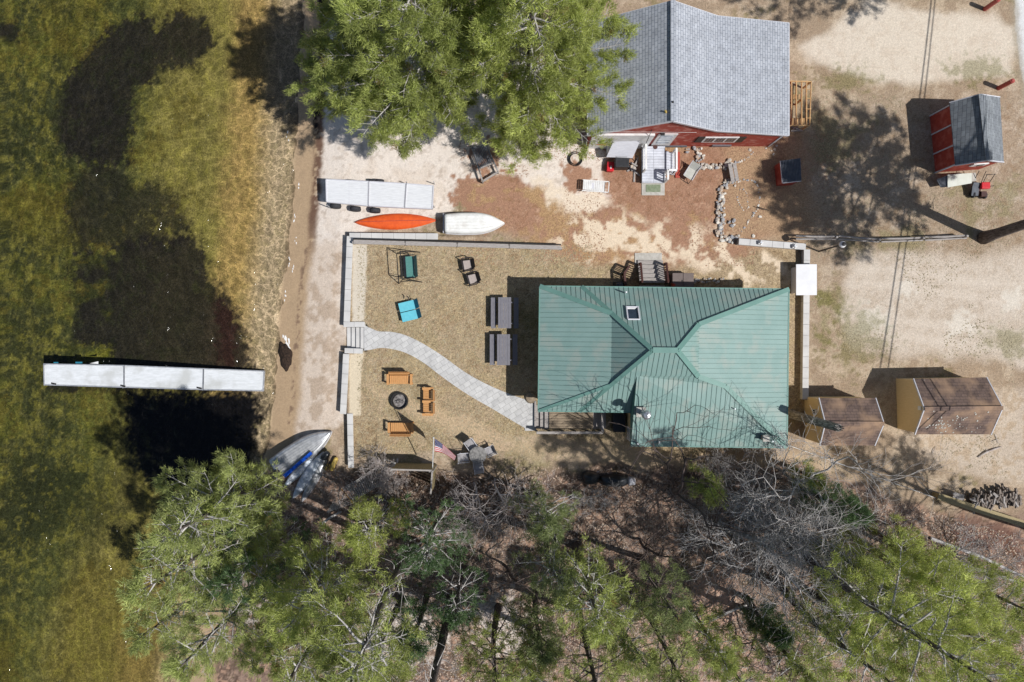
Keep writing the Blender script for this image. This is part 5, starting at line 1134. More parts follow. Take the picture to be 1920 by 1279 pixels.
# wooden benches and settee round the fire pit
def bench(label,px,py,rz,two=False,w=1.35):
    x,y=P(px,py); ro=root('garden_bench',(x,y,0),label,'bench','orange stained benches round the fire pit',rz=rz)
    n=9 if not two else 4
    segsx=[(-.5*w+.07,.5*w-.07)] if not two else [(-.5*w+.07,-.05),(.05,.5*w-.07)]
    for a,b in segsx:
        q_=MB(); m_=int((b-a)/.105)
        for k in range(m_): q_.box((a+(b-a)*(k+.5)/m_,.03,.36),((b-a)/m_-.012,.5,.03),rx=R(-6))
        q_.build('seat',M['cedar'],ro,world=False)
        q_=MB()
        for k in range(m_): q_.bar((a+(b-a)*(k+.5)/m_,-.24,.3),(a+(b-a)*(k+.5)/m_,-.44,.82),(b-a)/m_-.012,.025,up=Vector((0,1,0)))
        q_.bar((a,-.36,.78),(b,-.36,.78),.04,.08); q_.build('backrest',M['cedar'],ro,world=False)
    for xx in([-.5*w,.5*w] if not two else [-.5*w,0,.5*w]):
        q_=MB(); q_.box((xx,.0,.56),(.14,.62,.03)); q_.build('armrest',M['cedar'],ro,world=False)
        q_=MB(); q_.box((xx,.26,.27),(.05,.1,.55)); q_.box((xx,-.24,.27),(.05,.1,.55)); q_.build('leg',M['cedar'],ro,world=False)
    return ro
bench('orange stained wooden bench directly above the fire pit',752,711,R(180))
bench('orange stained wooden bench directly below the fire pit',754,801,0)
bench('orange stained double seat with a middle arm, right of the fire pit',804,752,R(90),two=True,w=1.5)
fpz=root('fire_pit',(*P(750,752),0),'round dark steel fire ring with ash and charred sticks','fire pit')
q_=MB(); n=28; c=fpz.location
vs=[];
for rr,z in((.50,0),(.50,.3),(.44,.3),(.40,.06)):
    for k in range(n): a=2*math.pi*k/n; vs.append((c.x+rr*math.cos(a),c.y+rr*math.sin(a),z))
q_.add(vs,[(j*n+k,j*n+(k+1)%n,(j+1)*n+(k+1)%n,(j+1)*n+k) for j in range(3) for k in range(n)]); q_.build('ring',M['dark'],fpz)
M['ash']=mat('ash',(.3,.28,.27,1),(.1,.09,.09,1),7,1,bump=.8); q_=MB(); q_.lathe([(.4,.02),(.38,.08),(.1,.11)],c,20); q_.build('ash_bed',M['ash'],fpz)
q_=MB(); 
for i in range(7): a=rnd.uniform(0,6.28); l=rnd.uniform(.18,.3); q_.tube([(c.x+l*math.cos(a),c.y+l*math.sin(a),.14),(c.x-l*.5*math.cos(a+.6),c.y-l*.5*math.sin(a+.6),.2)],.03,6)
q_.build('charred_sticks',M['ash'],fpz)
# swing seat
sw=root('swing_seat',(*P(770,503),0),'two seat garden swing with green mesh seat and black frame','swing',rz=R(4))
Q=lambda *a:Vector(a)
q_=MB()
for s in(-1,1):
    q_.tube([Q(-.75,s*.88,0),Q(-.30,s*.8,1.55),Q(.62,s*.88,0)],.028,6); q_.tube([Q(-.5,s*.84,.8),Q(.12,s*.84,.8)],.02,6)
q_.tube([Q(-.30,-.8,1.55),Q(-.30,.8,1.55)],.028,6); q_.tube([Q(-.75,-.88,.03),Q(-.75,.88,.03)],.022,6); q_.build('swing_frame',M['dark'],sw,world=False)
q_=MB(); q_.slab([Q(-.2,-.62,.48),Q(.28,-.62,.5),Q(.28,.62,.5),Q(-.2,.62,.48)],.05); q_.build('seat',M['greenfab'],sw,world=False)
q_=MB(); q_.slab([Q(.29,-.62,.5),Q(.52,-.62,1.0),Q(.52,.62,1.0),Q(.29,.62,.5)],.05); q_.build('backrest',M['seam'],sw,world=False)
q_=MB(); q_.slab([Q(-.36,-.62,.42),Q(-.2,-.62,.48),Q(-.2,.62,.48),Q(-.36,.62,.42)],.04); q_.build('seat_edge',M['black'],sw,world=False)
for s in(-1,1): q_=MB(); q_.tube([Q(-.3,s*.7,1.52),Q(.05,s*.66,.55),Q(.5,s*.66,.98)],.014,5); q_.tube([Q(-.3,s*.66,.7),Q(.35,s*.66,.72)],.03,6); q_.build('hanger',M['dark'],sw,world=False)
# brown cushioned chairs
def clubchair(label,px,py,rz):
    ro=root('patio_chair',(*P(px,py),0),label,'chair','brown cushioned chairs on the lawn',rz=rz)
    q_=MB(); q_.slab([Q(-.26,-.27,.42),Q(.2,-.24,.42),Q(.2,.24,.42),Q(-.26,.27,.42)],.12); q_.build('cushion',M['taupe'],ro,world=False,bevel=.03)
    q_=MB(); q_.slab([Q(.2,-.3,.42),Q(.42,-.26,.85),Q(.42,.26,.85),Q(.2,.3,.42)],.06); q_.build('backrest',M['wicker'],ro,world=False)
    q_=MB(); q_.box((-.02,0,.27),(.58,.6,.06)); q_.box((-.31,0,.32),(.06,.6,.16)); q_.build('seat_base',M['wicker'],ro,world=False)
    for s in(-1,1):
        q_=MB(); q_.tube([Q(-.3,s*.33,0),Q(-.34,s*.36,.35),Q(-.3,s*.37,.6),Q(.1,s*.38,.62),Q(.35,s*.32,.68)],.03,7); q_.build('armrest',M['wicker'],ro,world=False)
        q_=MB(); q_.tube([Q(.3,s*.3,0),Q(.3,s*.32,.6)],.025,6); q_.build('leg',M['wicker'],ro,world=False)
clubchair('brown wicker chair with taupe cushion, upper of the two on the lawn',878,498,R(10)); clubchair('brown wicker chair with taupe cushion, lower of the two on the lawn',888,524,R(16))
# turquoise double lounger
tl=root('beach_chairs',(*P(772,583),0),'double turquoise canvas beach seat on the lawn','chair',rz=R(14))
for s in(-1,1):
    q_=MB(); y=s*.29; q_.slab([Q(-.62,y-.27,.42),Q(.3,y-.27,.36),Q(.3,y+.27,.36),Q(-.62,y+.27,.42)],.05); q_.build('seat',M['turq'],tl,world=False,bevel=.01)
    q_=MB(); q_.slab([Q(.3,y-.27,.36),Q(.58,y-.27,.86),Q(.58,y+.27,.86),Q(.3,y+.27,.36)],.05); q_.build('backrest',M['turq2'],tl,world=False)
    for xx in(-.55,.35): q_=MB(); q_.tube([Q(xx,s*.54,0),Q(xx,s*.54,.38)],.02,6); q_.build('leg',M['dark'],tl,world=False)
q_=MB(); q_.tube([Q(-.0,.58,.5),Q(.06,.74,.5),Q(-.02,.86,.52)],.03,6); q_.build('cup_holder',M['dark'],tl,world=False)
# round table and four folding chairs
rt=root('patio_table',(*P(897,850),0),'round grey glass topped patio table in the shade near the flag','table')
q_=MB(); c=rt.location; q_.lathe([(.48,.68),(.5,.7),(.5,.72),(.48,.73)],(c.x,c.y,0),28); q_.build('table_top',M['greystone'],rt)
q_=MB()
for k in range(4): a=k*math.pi/2+.4; q_.tube([(c.x+.38*math.cos(a),c.y+.38*math.sin(a),0),(c.x+.2*math.cos(a),c.y+.2*math.sin(a),.68)],.02,6)
q_.build('leg_frame',M['dark'],rt)
M['sling']=mat('grey_sling',(.36,.35,.36,1),(.28,.27,.28,1),8,.7)
def foldchair(label,px,py,rz,back=True):
    ro=root('patio_chair',(*P(px,py),0),label,'chair','grey chairs at the round patio table',rz=rz)
    q_=MB(); q_.slab([Q(-.24,-.24,.44),Q(.22,-.24,.41),Q(.22,.24,.41),Q(-.24,.24,.44)],.02); q_.build('seat',M['sling'],ro,world=False)
    q_=MB(); q_.slab([Q(.22,-.24,.42),Q(.36,-.24,.88),Q(.36,.24,.88),Q(.22,.24,.42)],.02); q_.build('backrest',M['sling'],ro,world=False)
    for s in(-1,1):
        q_=MB(); q_.tube([Q(-.26,s*.27,0),Q(-.27,s*.27,.62),Q(.28,s*.27,.63)],.018,6); q_.build('armrest',M['ltgray'],ro,world=False)
        q_=MB(); q_.tube([Q(.3,s*.26,0),Q(.2,s*.26,.42),Q(.37,s*.26,.9)],.016,6); q_.build('leg',M['ltgray'],ro,world=False)
foldchair('grey patio chair above the round table',884,832,R(125)); foldchair('grey patio chair right of the round table',919,844,R(24)); foldchair('grey patio chair left of the round table',872,856,R(184)); foldchair('grey patio chair below the round table',898,872,R(-80))
# flag on a slanting pole
fp_=root('flagpole',(*P(814,870),0),'white pole slanting from the tan fence corner with a stars and stripes flag','flagpole')
pa=P3(811,878,1.7); pb_=P3(813,822,4.1); q_=MB(); q_.tube([pa,pb_],[.03,.022],8); q_.tube([pb_,pb_+Vector((0,.03,.03))],.045,8); q_.build('pole',M['white'],fp_)
NX,NY=26,26; q_=MB(); top=[(815,823),(833,836),(855,856)]; bot=[(815,847),(832,851),(852,864)]
def curve(pts,t):
    a,b,c=[np.array(p,float) for p in pts]; return (1-t)**2*a+2*t*(1-t)*(2*b-.5*a-.5*c)+t*t*c
vs=[]
for i in range(NX+1):
    t=i/NX; A1=curve(top,t);B1=curve(bot,t)
    for j in range(NY+1):
        s=j/NY; p=A1*(1-s)+B1*s; z=4.0-.9*s*(1-t*.6)-t*.75+.07*math.sin(t*9+s*2)*min(1,t*3); vs.append(P3(p[0],p[1],z))
fs=[];mi=[]
for i in range(NX):
    for j in range(NY): fs.append((i*(NY+1)+j,(i+1)*(NY+1)+j,(i+1)*(NY+1)+j+1,i*(NY+1)+j+1)); st_=j//2; mi.append(2 if (i<11 and j<14) else (0 if st_%2==0 else 1))
q_.add(vs,fs); q_.mi=mi
def fpnt(u,v): 
    i=min(int(u*NX),NX-1);j=min(int(v*NY),NY-1); fu=u*NX-i;fv=v*NY-j; g_=lambda a,b:vs[a*(NY+1)+b]; return g_(i,j)*(1-fu)*(1-fv)+g_(i+1,j)*fu*(1-fv)+g_(i,j+1)*(1-fu)*fv+g_(i+1,j+1)*fu*fv
q_.m=1
for r_i in range(9):
    for c_i in range(6 if r_i%2==0 else 5):
        u=(c_i+(.5 if r_i%2==0 else 1.0))/6*.42; v=(r_i+.7)/9.4*.54; p=[]
        for k in range(10):
            a=math.pi/2+k*math.pi/5; rr=(.022 if k%2==0 else .009); p.append(fpnt(u+rr*math.cos(a)*.8,max(0,v-rr*math.sin(a)*1.3))+Vector((0,0,.006)))
        q_.add(p,[tuple(range(10))])
q_.build('flag',[M['cloth_r'],M['cloth_w'],M['cloth_b']],fp_)
# hammock
hm=root('hammock',(*P(680,912),0),'grey rope hammock hanging in the shade below the small birch','hammock')
cs=[(640,917),(662,944),(727,905),(722,862)]; q_=MB(); n=22; bl=P3(*cs[0],1.1);br=P3(*cs[1],1.1);tr_=P3(*cs[2],1.0);tl_=P3(*cs[3],1.0)
def hp(u,v): 
    a=bl.lerp(tl_,u); b=br.lerp(tr_,u); pinch=.18*math.sin(math.pi*u); c_=(a+b)/2; p=a.lerp(b,v); p=p.lerp(c_,pinch); return p-Vector((0,0,.35*math.sin(math.pi*u)*(1-.6*(2*v-1)**2)))
for i in range(n+1):
    q_.tube([hp(i/n,j/8) for j in range(9)],.009,3,cap=False)
for j in range(15): q_.tube([hp(i/10,j/14) for i in range(11)],.009,3,cap=False)
q_.build('net',M['rope'],hm)
q_=MB(); q_.tube([bl,br],.03,6); q_.build('spreader',M['cedar'],hm); q_=MB(); q_.tube([tl_,tr_],.03,6); q_.build('spreader',M['oldwood'],hm)
q_=MB(); k1=P3(612,962,1.35); k2=P3(742,868,1.4)
for j in range(9): q_.tube([bl.lerp(br,j/8),k1],.007,3); q_.tube([tl_.lerp(tr_,j/8),k2],.007,3)
q_.build('ropes',M['rope'],hm)
# covered machines behind the house
cm=root('covered_grill',(*P(1110,900),0),'squarish machine under a black cover on the sandy strip behind the house','covered machine'); q_=MB(); x,y=P(1108,899,.6)
def lump(mb,c,sx,sy,h,seed,n=18,rows=7):
    rn=random.Random(seed); vs=[];ph=[rn.uniform(0,6) for _ in range(4)]
    for j in range(rows+1):
        t=j/rows; r=(1-t**3.2)**.5 if t<1 else 0
        for k in range(n):
            a=2*math.pi*k/n; sq=1/max(abs(math.cos(a)),abs(math.sin(a)))**.6; w=1+.06*math.sin(3*a+ph[0])+.05*math.sin(5*a+ph[1]+t*3)
            vs.append((c[0]+sx*r*w*sq*math.cos(a),c[1]+sy*r*w*sq*math.sin(a),c[2]+h*t*(1+.07*math.sin(2*a+ph[2]))))
    mb.add(vs,[(j*n+k,j*n+(k+1)%n,(j+1)*n+(k+1)%n,(j+1)*n+k) for j in range(rows) for k in range(n)])
lump(q_,(x,y,0),.5,.36,.85,1); q_.build('cover',M['tarp'],cm,smooth=True); q_=MB(); q_.tube([(x+.3,y+.45,.8),(x+.45,y+.48,.85)],.02,6); q_.tube([(x-.2,y-.3,0),(x-.1,y-.5,.05)],.03,5); q_.build('handle',M['steel'],cm)
cm=root('covered_motorcycle',(*P(1160,903),0),'long low machine under a black cover with a pale round end, beside the squarish one','covered machine'); q_=MB(); x,y=P(1157,903,.5); lump(q_,(x-.1,y,0),.85,.36,.75,2); q_.build('cover',M['tarp'],cm,smooth=True)
q_=MB(); lump(q_,(x+.85,y-.03,.1),.24,.24,.62,3); q_.build('front_wheel_cover',M['ltgray'],cm,smooth=True)
# ---------------------------------------------------------------- around the red house
def chaise():
    ro=root('lounge_chair',(*P(1115,352),0),'white slatted sun lounger on the sand near the porch','lounger',rz=R(-4)); q_=MB()
    for k in range(12): q_.box((-.68+.105*k,0,.36+(0 if k>5 else .02*(6-k))),(.092,.56,.02))
    q_.build('slats',M['white'],ro,world=False)
    for s in(-1,1): q_=MB(); q_.box((.02,s*.31,.33),(1.56,.05,.06)); q_.build('side_rail',M['white'],ro,world=False)
    q_=MB(); q_.box((.78,0,.33),(.04,.64,.06)); q_.build('end_rail',M['white'],ro,world=False)
    for xx in(-.6,.6):
        for s in(-1,1): q_=MB(); q_.box((xx,s*.28,.16),(.04,.04,.32)); q_.build('leg',M['white'],ro,world=False)
    q_=MB(); q_.box((-.2,.0,.385),(.25,.34,.012)); q_.build('head_slat',M['ltgray'],ro,world=False)
chaise()
rk=root('wood_rack',(*P(908,310),.0),'weathered wooden lounge frame with dark slats at the edge of the pine','frame')
q_=MB(); A4=[P3(885,278,.3),P3(912,273,.3),P3(934,323,.3),P3(905,341,.3)]
for a,b in((0,3),(1,2),(3,2)): q_.bar(A4[a],A4[b],.09,.09)
q_.bar(A4[0].lerp(A4[3],.62),A4[1].lerp(A4[2],.66),.08,.08); q_.build('frame',M['oldwood'],rk)
q_=MB()
for i in range(10): 
    u=(i+.5)/10; a=A4[0].lerp(A4[1],u); b=A4[3].lerp(A4[2],u); q_.bar(a.lerp(b,0)+Vector((0,0,.05+.25)),a.lerp(b,.62)+Vector((0,0,.05)),.055,.03)
q_.build('slats',M['metalmesh'],rk)
q_=MB(); 
for p in A4: q_.box((p.x,p.y,.1),(.07,.07,.4))
q_.build('legs',M['oldwood'],rk)
fr=MB(); n=24; c=P(1079,299)
for rr,h in((.42,.14),(.33,.1)):
    vs=[]
    for (q1,z) in((rr,0),(rr,h),(rr-.025,h),(rr-.025,0)):
        for k in range(n): a=2*math.pi*k/n; vs.append((c[0]+q1*math.cos(a),c[1]+q1*math.sin(a),z))
    fr.add(vs,[(j*n+k,j*n+(k+1)%n,(j+1)*n+(k+1)%n,(j+1)*n+k) for j in range(3) for k in range(n)])
tag(fr.build('fire_ring',M['dark']),'double black metal fire ring beside the pine foliage','fire ring')
rcx=root('cooler',(*P(1143,316),0),'bright red plastic cooler left of the black bin','cooler',rz=R(-4)); q_=MB(); q_.box((0,0,.18),(.36,.5,.36)); q_.build('body',M['redpl'],rcx,world=False,bevel=.03); q_=MB(); q_.box((0,0,.39),(.4,.54,.06)); q_.build('lid',M['redpl'],rcx,world=False,bevel=.02); q_=MB(); q_.box((.02,-.05,.425),(.08,.16,.01)); q_.build('sticker',M['white'],rcx,world=False)
gb=root('grill',(*P(1166,307),0),'black gas grill with closed lid beside the red cooler','grill'); q_=MB(); x,y=P(1166,306,.8); q_.box((x,y,.45),(.8,.5,.7)); q_.build('body',M['black'],gb,bevel=.03); q_=MB(); q_.box((x,y,.85),(.86,.56,.16),taper=.92); q_.build('lid',M['black'],gb,bevel=.04)
for s in(-1,1): q_=MB(); q_.tube([(x+s*.4,y+.1,.12),(x+s*.45,y+.1,.12)],.12,12); q_.build('wheel',M['rubber'],gb)
q_=MB(); q_.tube([(x-.3,y+.33,.85),(x+.3,y+.33,.85)],.02,6); q_.build('handle',M['steel'],gb)
jk=root('planks',(*P(1185,322),0),'loose offcuts of weathered planks lying left of the porch','planks'); q_=MB()
for (a,b,z) in(((1190,318),(1189,342),.04),((1178,312),(1200,330),.08),((1196,300),(1186,318),.12),((1176,322),(1184,316),.05),((1182,305),(1195,312),.2)): q_.bar(P3(*a,z),P3(*b,z+.03),.09,.04)
q_.build('boards',M['oldwood'],jk); q_=MB(); q_.box((*P(1186,316),.12),(.3,.34,.06),rz=.4); q_.build('block',M['stone'],jk)
q_=MB(); q_.tube([P3(1184,297,.5),P3(1190,303,.55),P3(1197,296,.5),P3(1192,292,.45)],.03,6); tag(q_.build('black_hose',M['black'],None),'coil of black hose between the grill and the porch','hose')
q_=MB(); q_.tube([P3(1114,293,.05),P3(1137,299,.05)],.02,5); tag(q_.build('pale_stick',M['birch']),'thin pale stick on the needles below the low shed','stick')
lc=root('lawn_chair',(*P(1294,324),0),'pale grey metal lawn chair with black hoop legs right of the porch','chair',rz=R(58))
q_=MB(); q_.slab([Q(-.5,-.26,.45),Q(.1,-.26,.4),Q(.1,.26,.4),Q(-.5,.26,.45)],.02); q_.slab([Q(.1,-.26,.4),Q(.42,-.26,.72),Q(.42,.26,.72),Q(.1,.26,.4)],.02); q_.build('seat',mat('pale_metal',(.5,.5,.46,1),(.42,.42,.38,1),6,.5),lc,world=False)
for s in(-1,1): q_=MB(); q_.tube([Q(-.5,s*.29,.5),Q(.1,s*.29,.5),Q(.44,s*.29,.75)],.022,6); q_.build('side_frame',M['ltgray'],lc,world=False)
q_=MB(); q_.tube([Q(-.62,-.26,.02),Q(-.62,.26,.02),Q(-.35,.27,.42)],.018,6); q_.tube([Q(-.62,-.26,.02),Q(-.35,-.27,.42)],.018,6); q_.tube([Q(.05,.5,.02),Q(.3,.5,.02),Q(.2,.28,.4),Q(.05,.5,.02)],.018,6); q_.build('hoop_legs',M['dark'],lc,world=False)
sbn=root('stone_bench',(*P(1371,327),0),'low grey wooden bench ending at the stone border','bench',rz=R(10))
for s in(-1,1): q_=MB(); q_.box((s*.13,0,.42),(.2,1.05,.05)); q_.build('seat_board',M['oldwood'],sbn,world=False)
q_=MB(); q_.box((-.02,0,.37),(.04,1.0,.05)); 
for s in(-1,1): q_.box((0,s*.4,.19),(.4,.08,.38))
q_.build('leg',M['oldwood'],sbn,world=False)
# stone borders, each stone of its own
STN=[]
def stone(px,py,r,k=None,z=None):
    x,y=P(px,py); o=copy_stone(rnd.choice(STP),(x,y,(z if z is not None else 0)+r*.28),r); return o
STP=[]
def copy_stone(src,loc,r):
    if src['n']==0: o=src['o']; src['n']=1
    else: o=src['o'].copy(); col.objects.link(o)
    o.location=loc; o.rotation_euler=(rnd.uniform(-.3,.3),rnd.uniform(-.3,.3),rnd.uniform(0,6.28)); s=r; o.scale=(s*rnd.uniform(.85,1.25),s*rnd.uniform(.8,1.1),s*rnd.uniform(.7,1)); return o
stm=[M['stone'],mat('pale_stone',(.7,.67,.6,1),(.55,.5,.44,1),1.5,.9,bump=.3),mat('tan_stone',(.5,.4,.31,1),(.36,.3,.25,1),1.5,.9,bump=.3),mat('blue_grey_stone',(.4,.4,.41,1),(.25,.25,.26,1),1.5,.9,bump=.3)]
for i in range(8):
    q_=MB(); q_.rock((0,0,0),1,random.Random(40+i)); o=q_.build('border_stone',stm[i%4],None,smooth=False); STP.append({'o':o,'n':0})
cnt=0
def line(pts,step,r,jit=1.5,rows=1,wd=0,grp='stones of the thin ring round the garden bed',lab='small fieldstone in the thin ring round the garden bed'):
    global cnt
    for a,b in zip(pts,pts[1:]):
        L=math.hypot(b[0]-a[0],b[1]-a[1]); n=max(1,int(L/step))
        for i in range(n):
            for k in range(rows):
                t=(i+rnd.random()*.5)/n; nx_,ny_=-(b[1]-a[1])/L,(b[0]-a[0])/L; of=(rnd.random()-.5)*wd
                o=stone(a[0]+(b[0]-a[0])*t+nx_*of+rnd.gauss(0,jit*.5),a[1]+(b[1]-a[1])*t+ny_*of+rnd.gauss(0,jit*.5),r*.78*rnd.uniform(.65,1.35),z=rnd.uniform(0,.12) if rows>1 else 0); tag(o,lab,'stone',grp); cnt+=1
line([(1311,278),(1313,296),(1308,306)],4.2,.12,2,3,14,'stones of the heap border under the red cottage window','fieldstone in the heaped border under the red cottage window')
line([(1308,310),(1330,317),(1350,314),(1372,305)],4.2,.12,2,3,11,'stones of the heap border under the red cottage window','fieldstone in the heaped border under the red cottage window')
line([(1285,283),(1312,284)],5.5,.12,1.5,2,10,'stones of the heap border under the red cottage window','fieldstone in the heaped border under the red cottage window')
line([(1372,307),(1390,303),(1404,295),(1413,284)],4.4,.085,1,1,0,'stones of the thin curve right of the heap','small stone in the thin curve right of the heaped border')
line([(1378,340),(1358,349),(1351,365),(1350,400),(1348,440)],4,.14,2,3,13,'stones of the tall curved border beside the bench','fieldstone in the thick curved border below the grey bench')
line([(1348,442),(1365,452),(1388,448)],4,.13,2,3,12,'stones of the tall curved border beside the bench','fieldstone in the thick curved border below the grey bench')
line([(1378,344),(1392,338),(1412,338),(1421,350),(1425,372),(1420,392),(1400,420),(1388,438)],4.6,.08)
line([(1368,412),(1376,420),(1370,430)],4,.1,2,2,12)
line([(1382,370),(1386,384),(1394,395),(1403,390),(1400,365),(1395,355),(1386,358)],4.2,.06,1,1,0,'stones of the small inner ring of the bed','tiny stone in the small inner ring of the bed')
for px,py,r in((1412,443,.13),(1406,282,.1),(1452,281,.11),(1425,407,.1),(1345,530,.1)): tag(stone(px,py,r),'loose pale stone lying on its own in the yard','stone','loose stones in the yard')
line([(1355,527),(1330,526),(1300,529)],4,.09,2,2,7,'stones beside the brown storage box','stone in the heap between the brown storage box and the house')
for px,py in((1446,283),(1436,279),(1456,274),(1450,290)): tag(stone(px,py,.07),'loose pale stone lying on its own in the yard','stone','loose stones in the yard')
print('stones',cnt)
q_=MB(); q_.tube([P3(1419,388,.2),P3(1441,395,.25)],.025,5); tag(q_.build('iron_stake',M['dark']),'dark iron stake lying across the thin stone ring','stake')
# ornaments on the wall, lamp post, white cover
def orn(label,px,py,kind):
    z=.5; x,y=P(px,py,.7); ro=root('wall_ornament',(x,y,z),label,'ornament','ornaments on the capped wall')
    q_=MB()
    for k in range(5): a=k*1.256; q_.lathe([(.02,0),(.07,.04),(.07,.09),(.02,.13)],(x+.1*math.cos(a),y+.09*math.sin(a),z+.02),8)
    q_.build('glass_balls',M['white'],ro,smooth=True); q_=MB(); q_.lathe([(.05,0),(.1,.1),(.06,.25)],(x,y,z),10); q_.build('stem',M['steel'],ro)
orn('cluster of white glass balls on the capped wall, left of the pair',1427,455,0); orn('cluster of white glass balls on the capped wall, right of the pair',1491,462,0)
lp=root('lamp_post',(*P(1535,472),0),'thin dark lamp post with a white globe behind the capped wall','lamp post')
x,y=P(1535,472); q_=MB(); q_.tube([(x,y,-.1),(x,y,2.75)],[.05,.035],10); q_.build('post',M['dark'],lp); q_=MB(); q_.lathe([(.05,2.7),(.15,2.76),(.19,2.88),(.15,3.0),(.05,3.05)],(x,y,0),16); q_.build('globe',M['pipe'],lp,smooth=True); q_=MB(); q_.lathe([(.09,3.03),(.12,3.06),(.02,3.1)],(x,y,0),12); q_.build('cap',M['dark'],lp)
wc=root('white_cover',(*P(1511,525),.45),'flat white panel laid across the capped wall','panel'); q_=MB(); a=P(1492,496,.85);b=P(1531,554,.85); q_.box(((a[0]+b[0])/2+.02,(a[1]+b[1])/2,.82),(b[0]-a[0],a[1]-b[1],.07)); q_.build('panel',mat('bright_white',(.74,.74,.76,1),(.66,.66,.68,1),2,.4),wc,bevel=.01)
q_=MB()
for s in(-1,1): q_.box((a[0]+.1 if s<0 else b[0]-.1,(a[1]+b[1])/2,.4),(.06,1.5,.78))
q_.build('support',M['ltgray'],wc)
for i,(px,py) in enumerate(((1872,166),(1846,18))):
    x,y=P(px,py); ro=root('red_post',(x,y,0),('thick red painted steel post above the red barn style shed','thick red painted steel post in the top right corner')[i],'post','red posts beside the road'); q_=MB(); q_.tube([(x,y,-.1),(x,y,1.15)],.13,14); q_.tube([(x,y,1.13),(x,y,1.2)],[.13,.07],14); q_.build('post_body',M['redpole'],ro)
M['snagwood']=mat('weathered_snag',(.36,.34,.31,1),(.12,.11,.1,1),5,.95,bump=1,stretch=(3,3,.7),contrast=(.42,.6))
sn=root('tree_snag',(*P(1483,776),0),'tall broken grey tree stump leaning over the small yellow shed','tree'); x,y=P(1483,777); q_=MB(); rn=random.Random(2)
q_.tube([(x+.02*k,y-.012*k,-.2+5.6*k/10) for k in range(11)],[.33,.27,.25,.25,.23,.22,.24,.21,.22,.21,.20],11)
for k in range(9): a=k*.7; q_.tube([(x+.2+.13*math.cos(a),y-.12+.13*math.sin(a),5.2),(x+.2+.15*math.cos(a),y-.12+.15*math.sin(a),5.4+rn.uniform(.05,.35))],[.06,.012],5)
q_.build('trunk',M['snagwood'],sn)
q_=MB(); q_.tube([(x+.12,y-.05,3.4),(x+.3,y-.35,3.6)],[.07,.04],6); q_.tube([(x+.1,y,2.6),(x+.05,y+.5,3.4),(x-.3,y+.9,4.3)],[.02,.012,.008],5); q_.build('branch_stub',M['twig'],sn)
# trailer / tank and tiller by the red shed
tk=root('utility_box',(*P(1792,345),0),'pale green fibreglass box against the south wall of the red barn style shed','box'); q_=MB(); q_.prism([P(1766,334,.0),P(1814,330,0),P(1815,345,0),P(1769,352,0)],0,.72); q_.build('body',M['conc_plain'],tk); q_=MB(); q_.slab([P3(1777,328,.78),P3(1822,325,.78),P3(1822,344,.76),P3(1777,352,.76)],.05); q_.build('lid',mat('pale_green_lid',(.62,.64,.58,1),(.55,.57,.5,1),3,.5),tk)
q_=MB(); q_.slab([P3(1756,337,.5),P3(1777,329,.74),P3(1777,351,.74),P3(1764,352,.5)],.03); q_.build('cover_flap',M['metalmesh'],tk)
tt_=root('garden_tiller',(*P(1848,356),0),'red and black garden machine with two wheels beside the red barn style shed','garden machine'); x,y=P(1849,348,.6); q_=MB(); q_.box((x,y,.48),(.5,.38,.25)); q_.build('engine',M['redpl'],tt_,bevel=.04)
q_=MB(); q_.box((x-.35,y-.2,.25),(.5,.5,.1)); q_.box((x+.02,y-.45,.3),(.3,.3,.22)); q_.build('chassis',M['redbrown'],tt_)
for dx,dy in((.18,-.5),(-.5,-.45)): q_=MB(); q_.lathe([(.1,-.06),(.2,-.05),(.2,.05),(.1,.06)],(x+dx,y+dy,.2),14,M=Matrix.Rotation(R(90),3,'Y')); q_.build('wheel',M['rubber'],tt_,smooth=True)
q_=MB(); q_.tube([(x-.15,y+.1,.5),(x-.2,y+.5,.95)],.02,6); q_.tube([(x+.2,y+.1,.5),(x+.25,y+.55,.95)],.02,6); q_.tube([(x-.25,y+.52,.96),(x+.3,y+.56,.96)],.02,6); q_.tube([(x+.25,y-.05,.5),(x+.5,y,.55)],.018,5); q_.build('handlebar',M['dark'],tt_)
ct=root('hand_truck',(*P(1830,355),0),'grey folding cart between the pale box and the red garden machine','cart'); x,y=P(1829,352,.4); q_=MB()
q_.box((x,y-.1,.4),(.4,.75,.04),rx=.2); q_.build('plate',M['metalmesh'],ct); q_=MB()
for s in(-1,1): q_.tube([(x+s*.22,y-.5,.1),(x+s*.22,y+.45,.7),(x+s*.2,y+.8,1.0)],.018,6)
q_.build('frame',M['dark'],ct); q_=MB(); q_.lathe([(.05,-.04),(.15,-.03),(.15,.03),(.05,.04)],(x,y-.4,.17),12,M=Matrix.Rotation(R(90),3,'Y')); q_.build('wheel',M['rubber'],ct)
# firewood, two kinds of stacks
def woodstack(label,pts,n,seed,h=.9):
    x,y=P(*pts[0]); ro=root('firewood_stack',(x,y,0),label,'firewood','firewood by the tan board fence'); rn=random.Random(seed)
    a=Vector((*P(*pts[0]),0));b=Vector((*P(*pts[1]),0)); d=(b-a); nn=Vector((-d.y,d.x,0)).normalized(); mats=[M['log'],M['oldwood'],M['log']]
    q_=MB()
    for i in range(n):
        c=a+d*rn.random()+nn*rn.gauss(0,.2); z=rn.uniform(.1,h); l=rn.uniform(.12,.24); an=rn.gauss(0,.4); e=(nn*math.cos(an)+d.normalized()*math.sin(an))*l; q_.m=rn.choice((0,0,1,2)); q_.tube([c-e+Vector((0,0,z)),c+e+Vector((0,0,z+rn.uniform(-.05,.05)))],rn.uniform(.05,.09),5)
    q_.build('logs',mats,ro)
woodstack('heap of split firewood with pale ends at the right edge',[(1812,940),(1900,930)],230,1,h=.6)
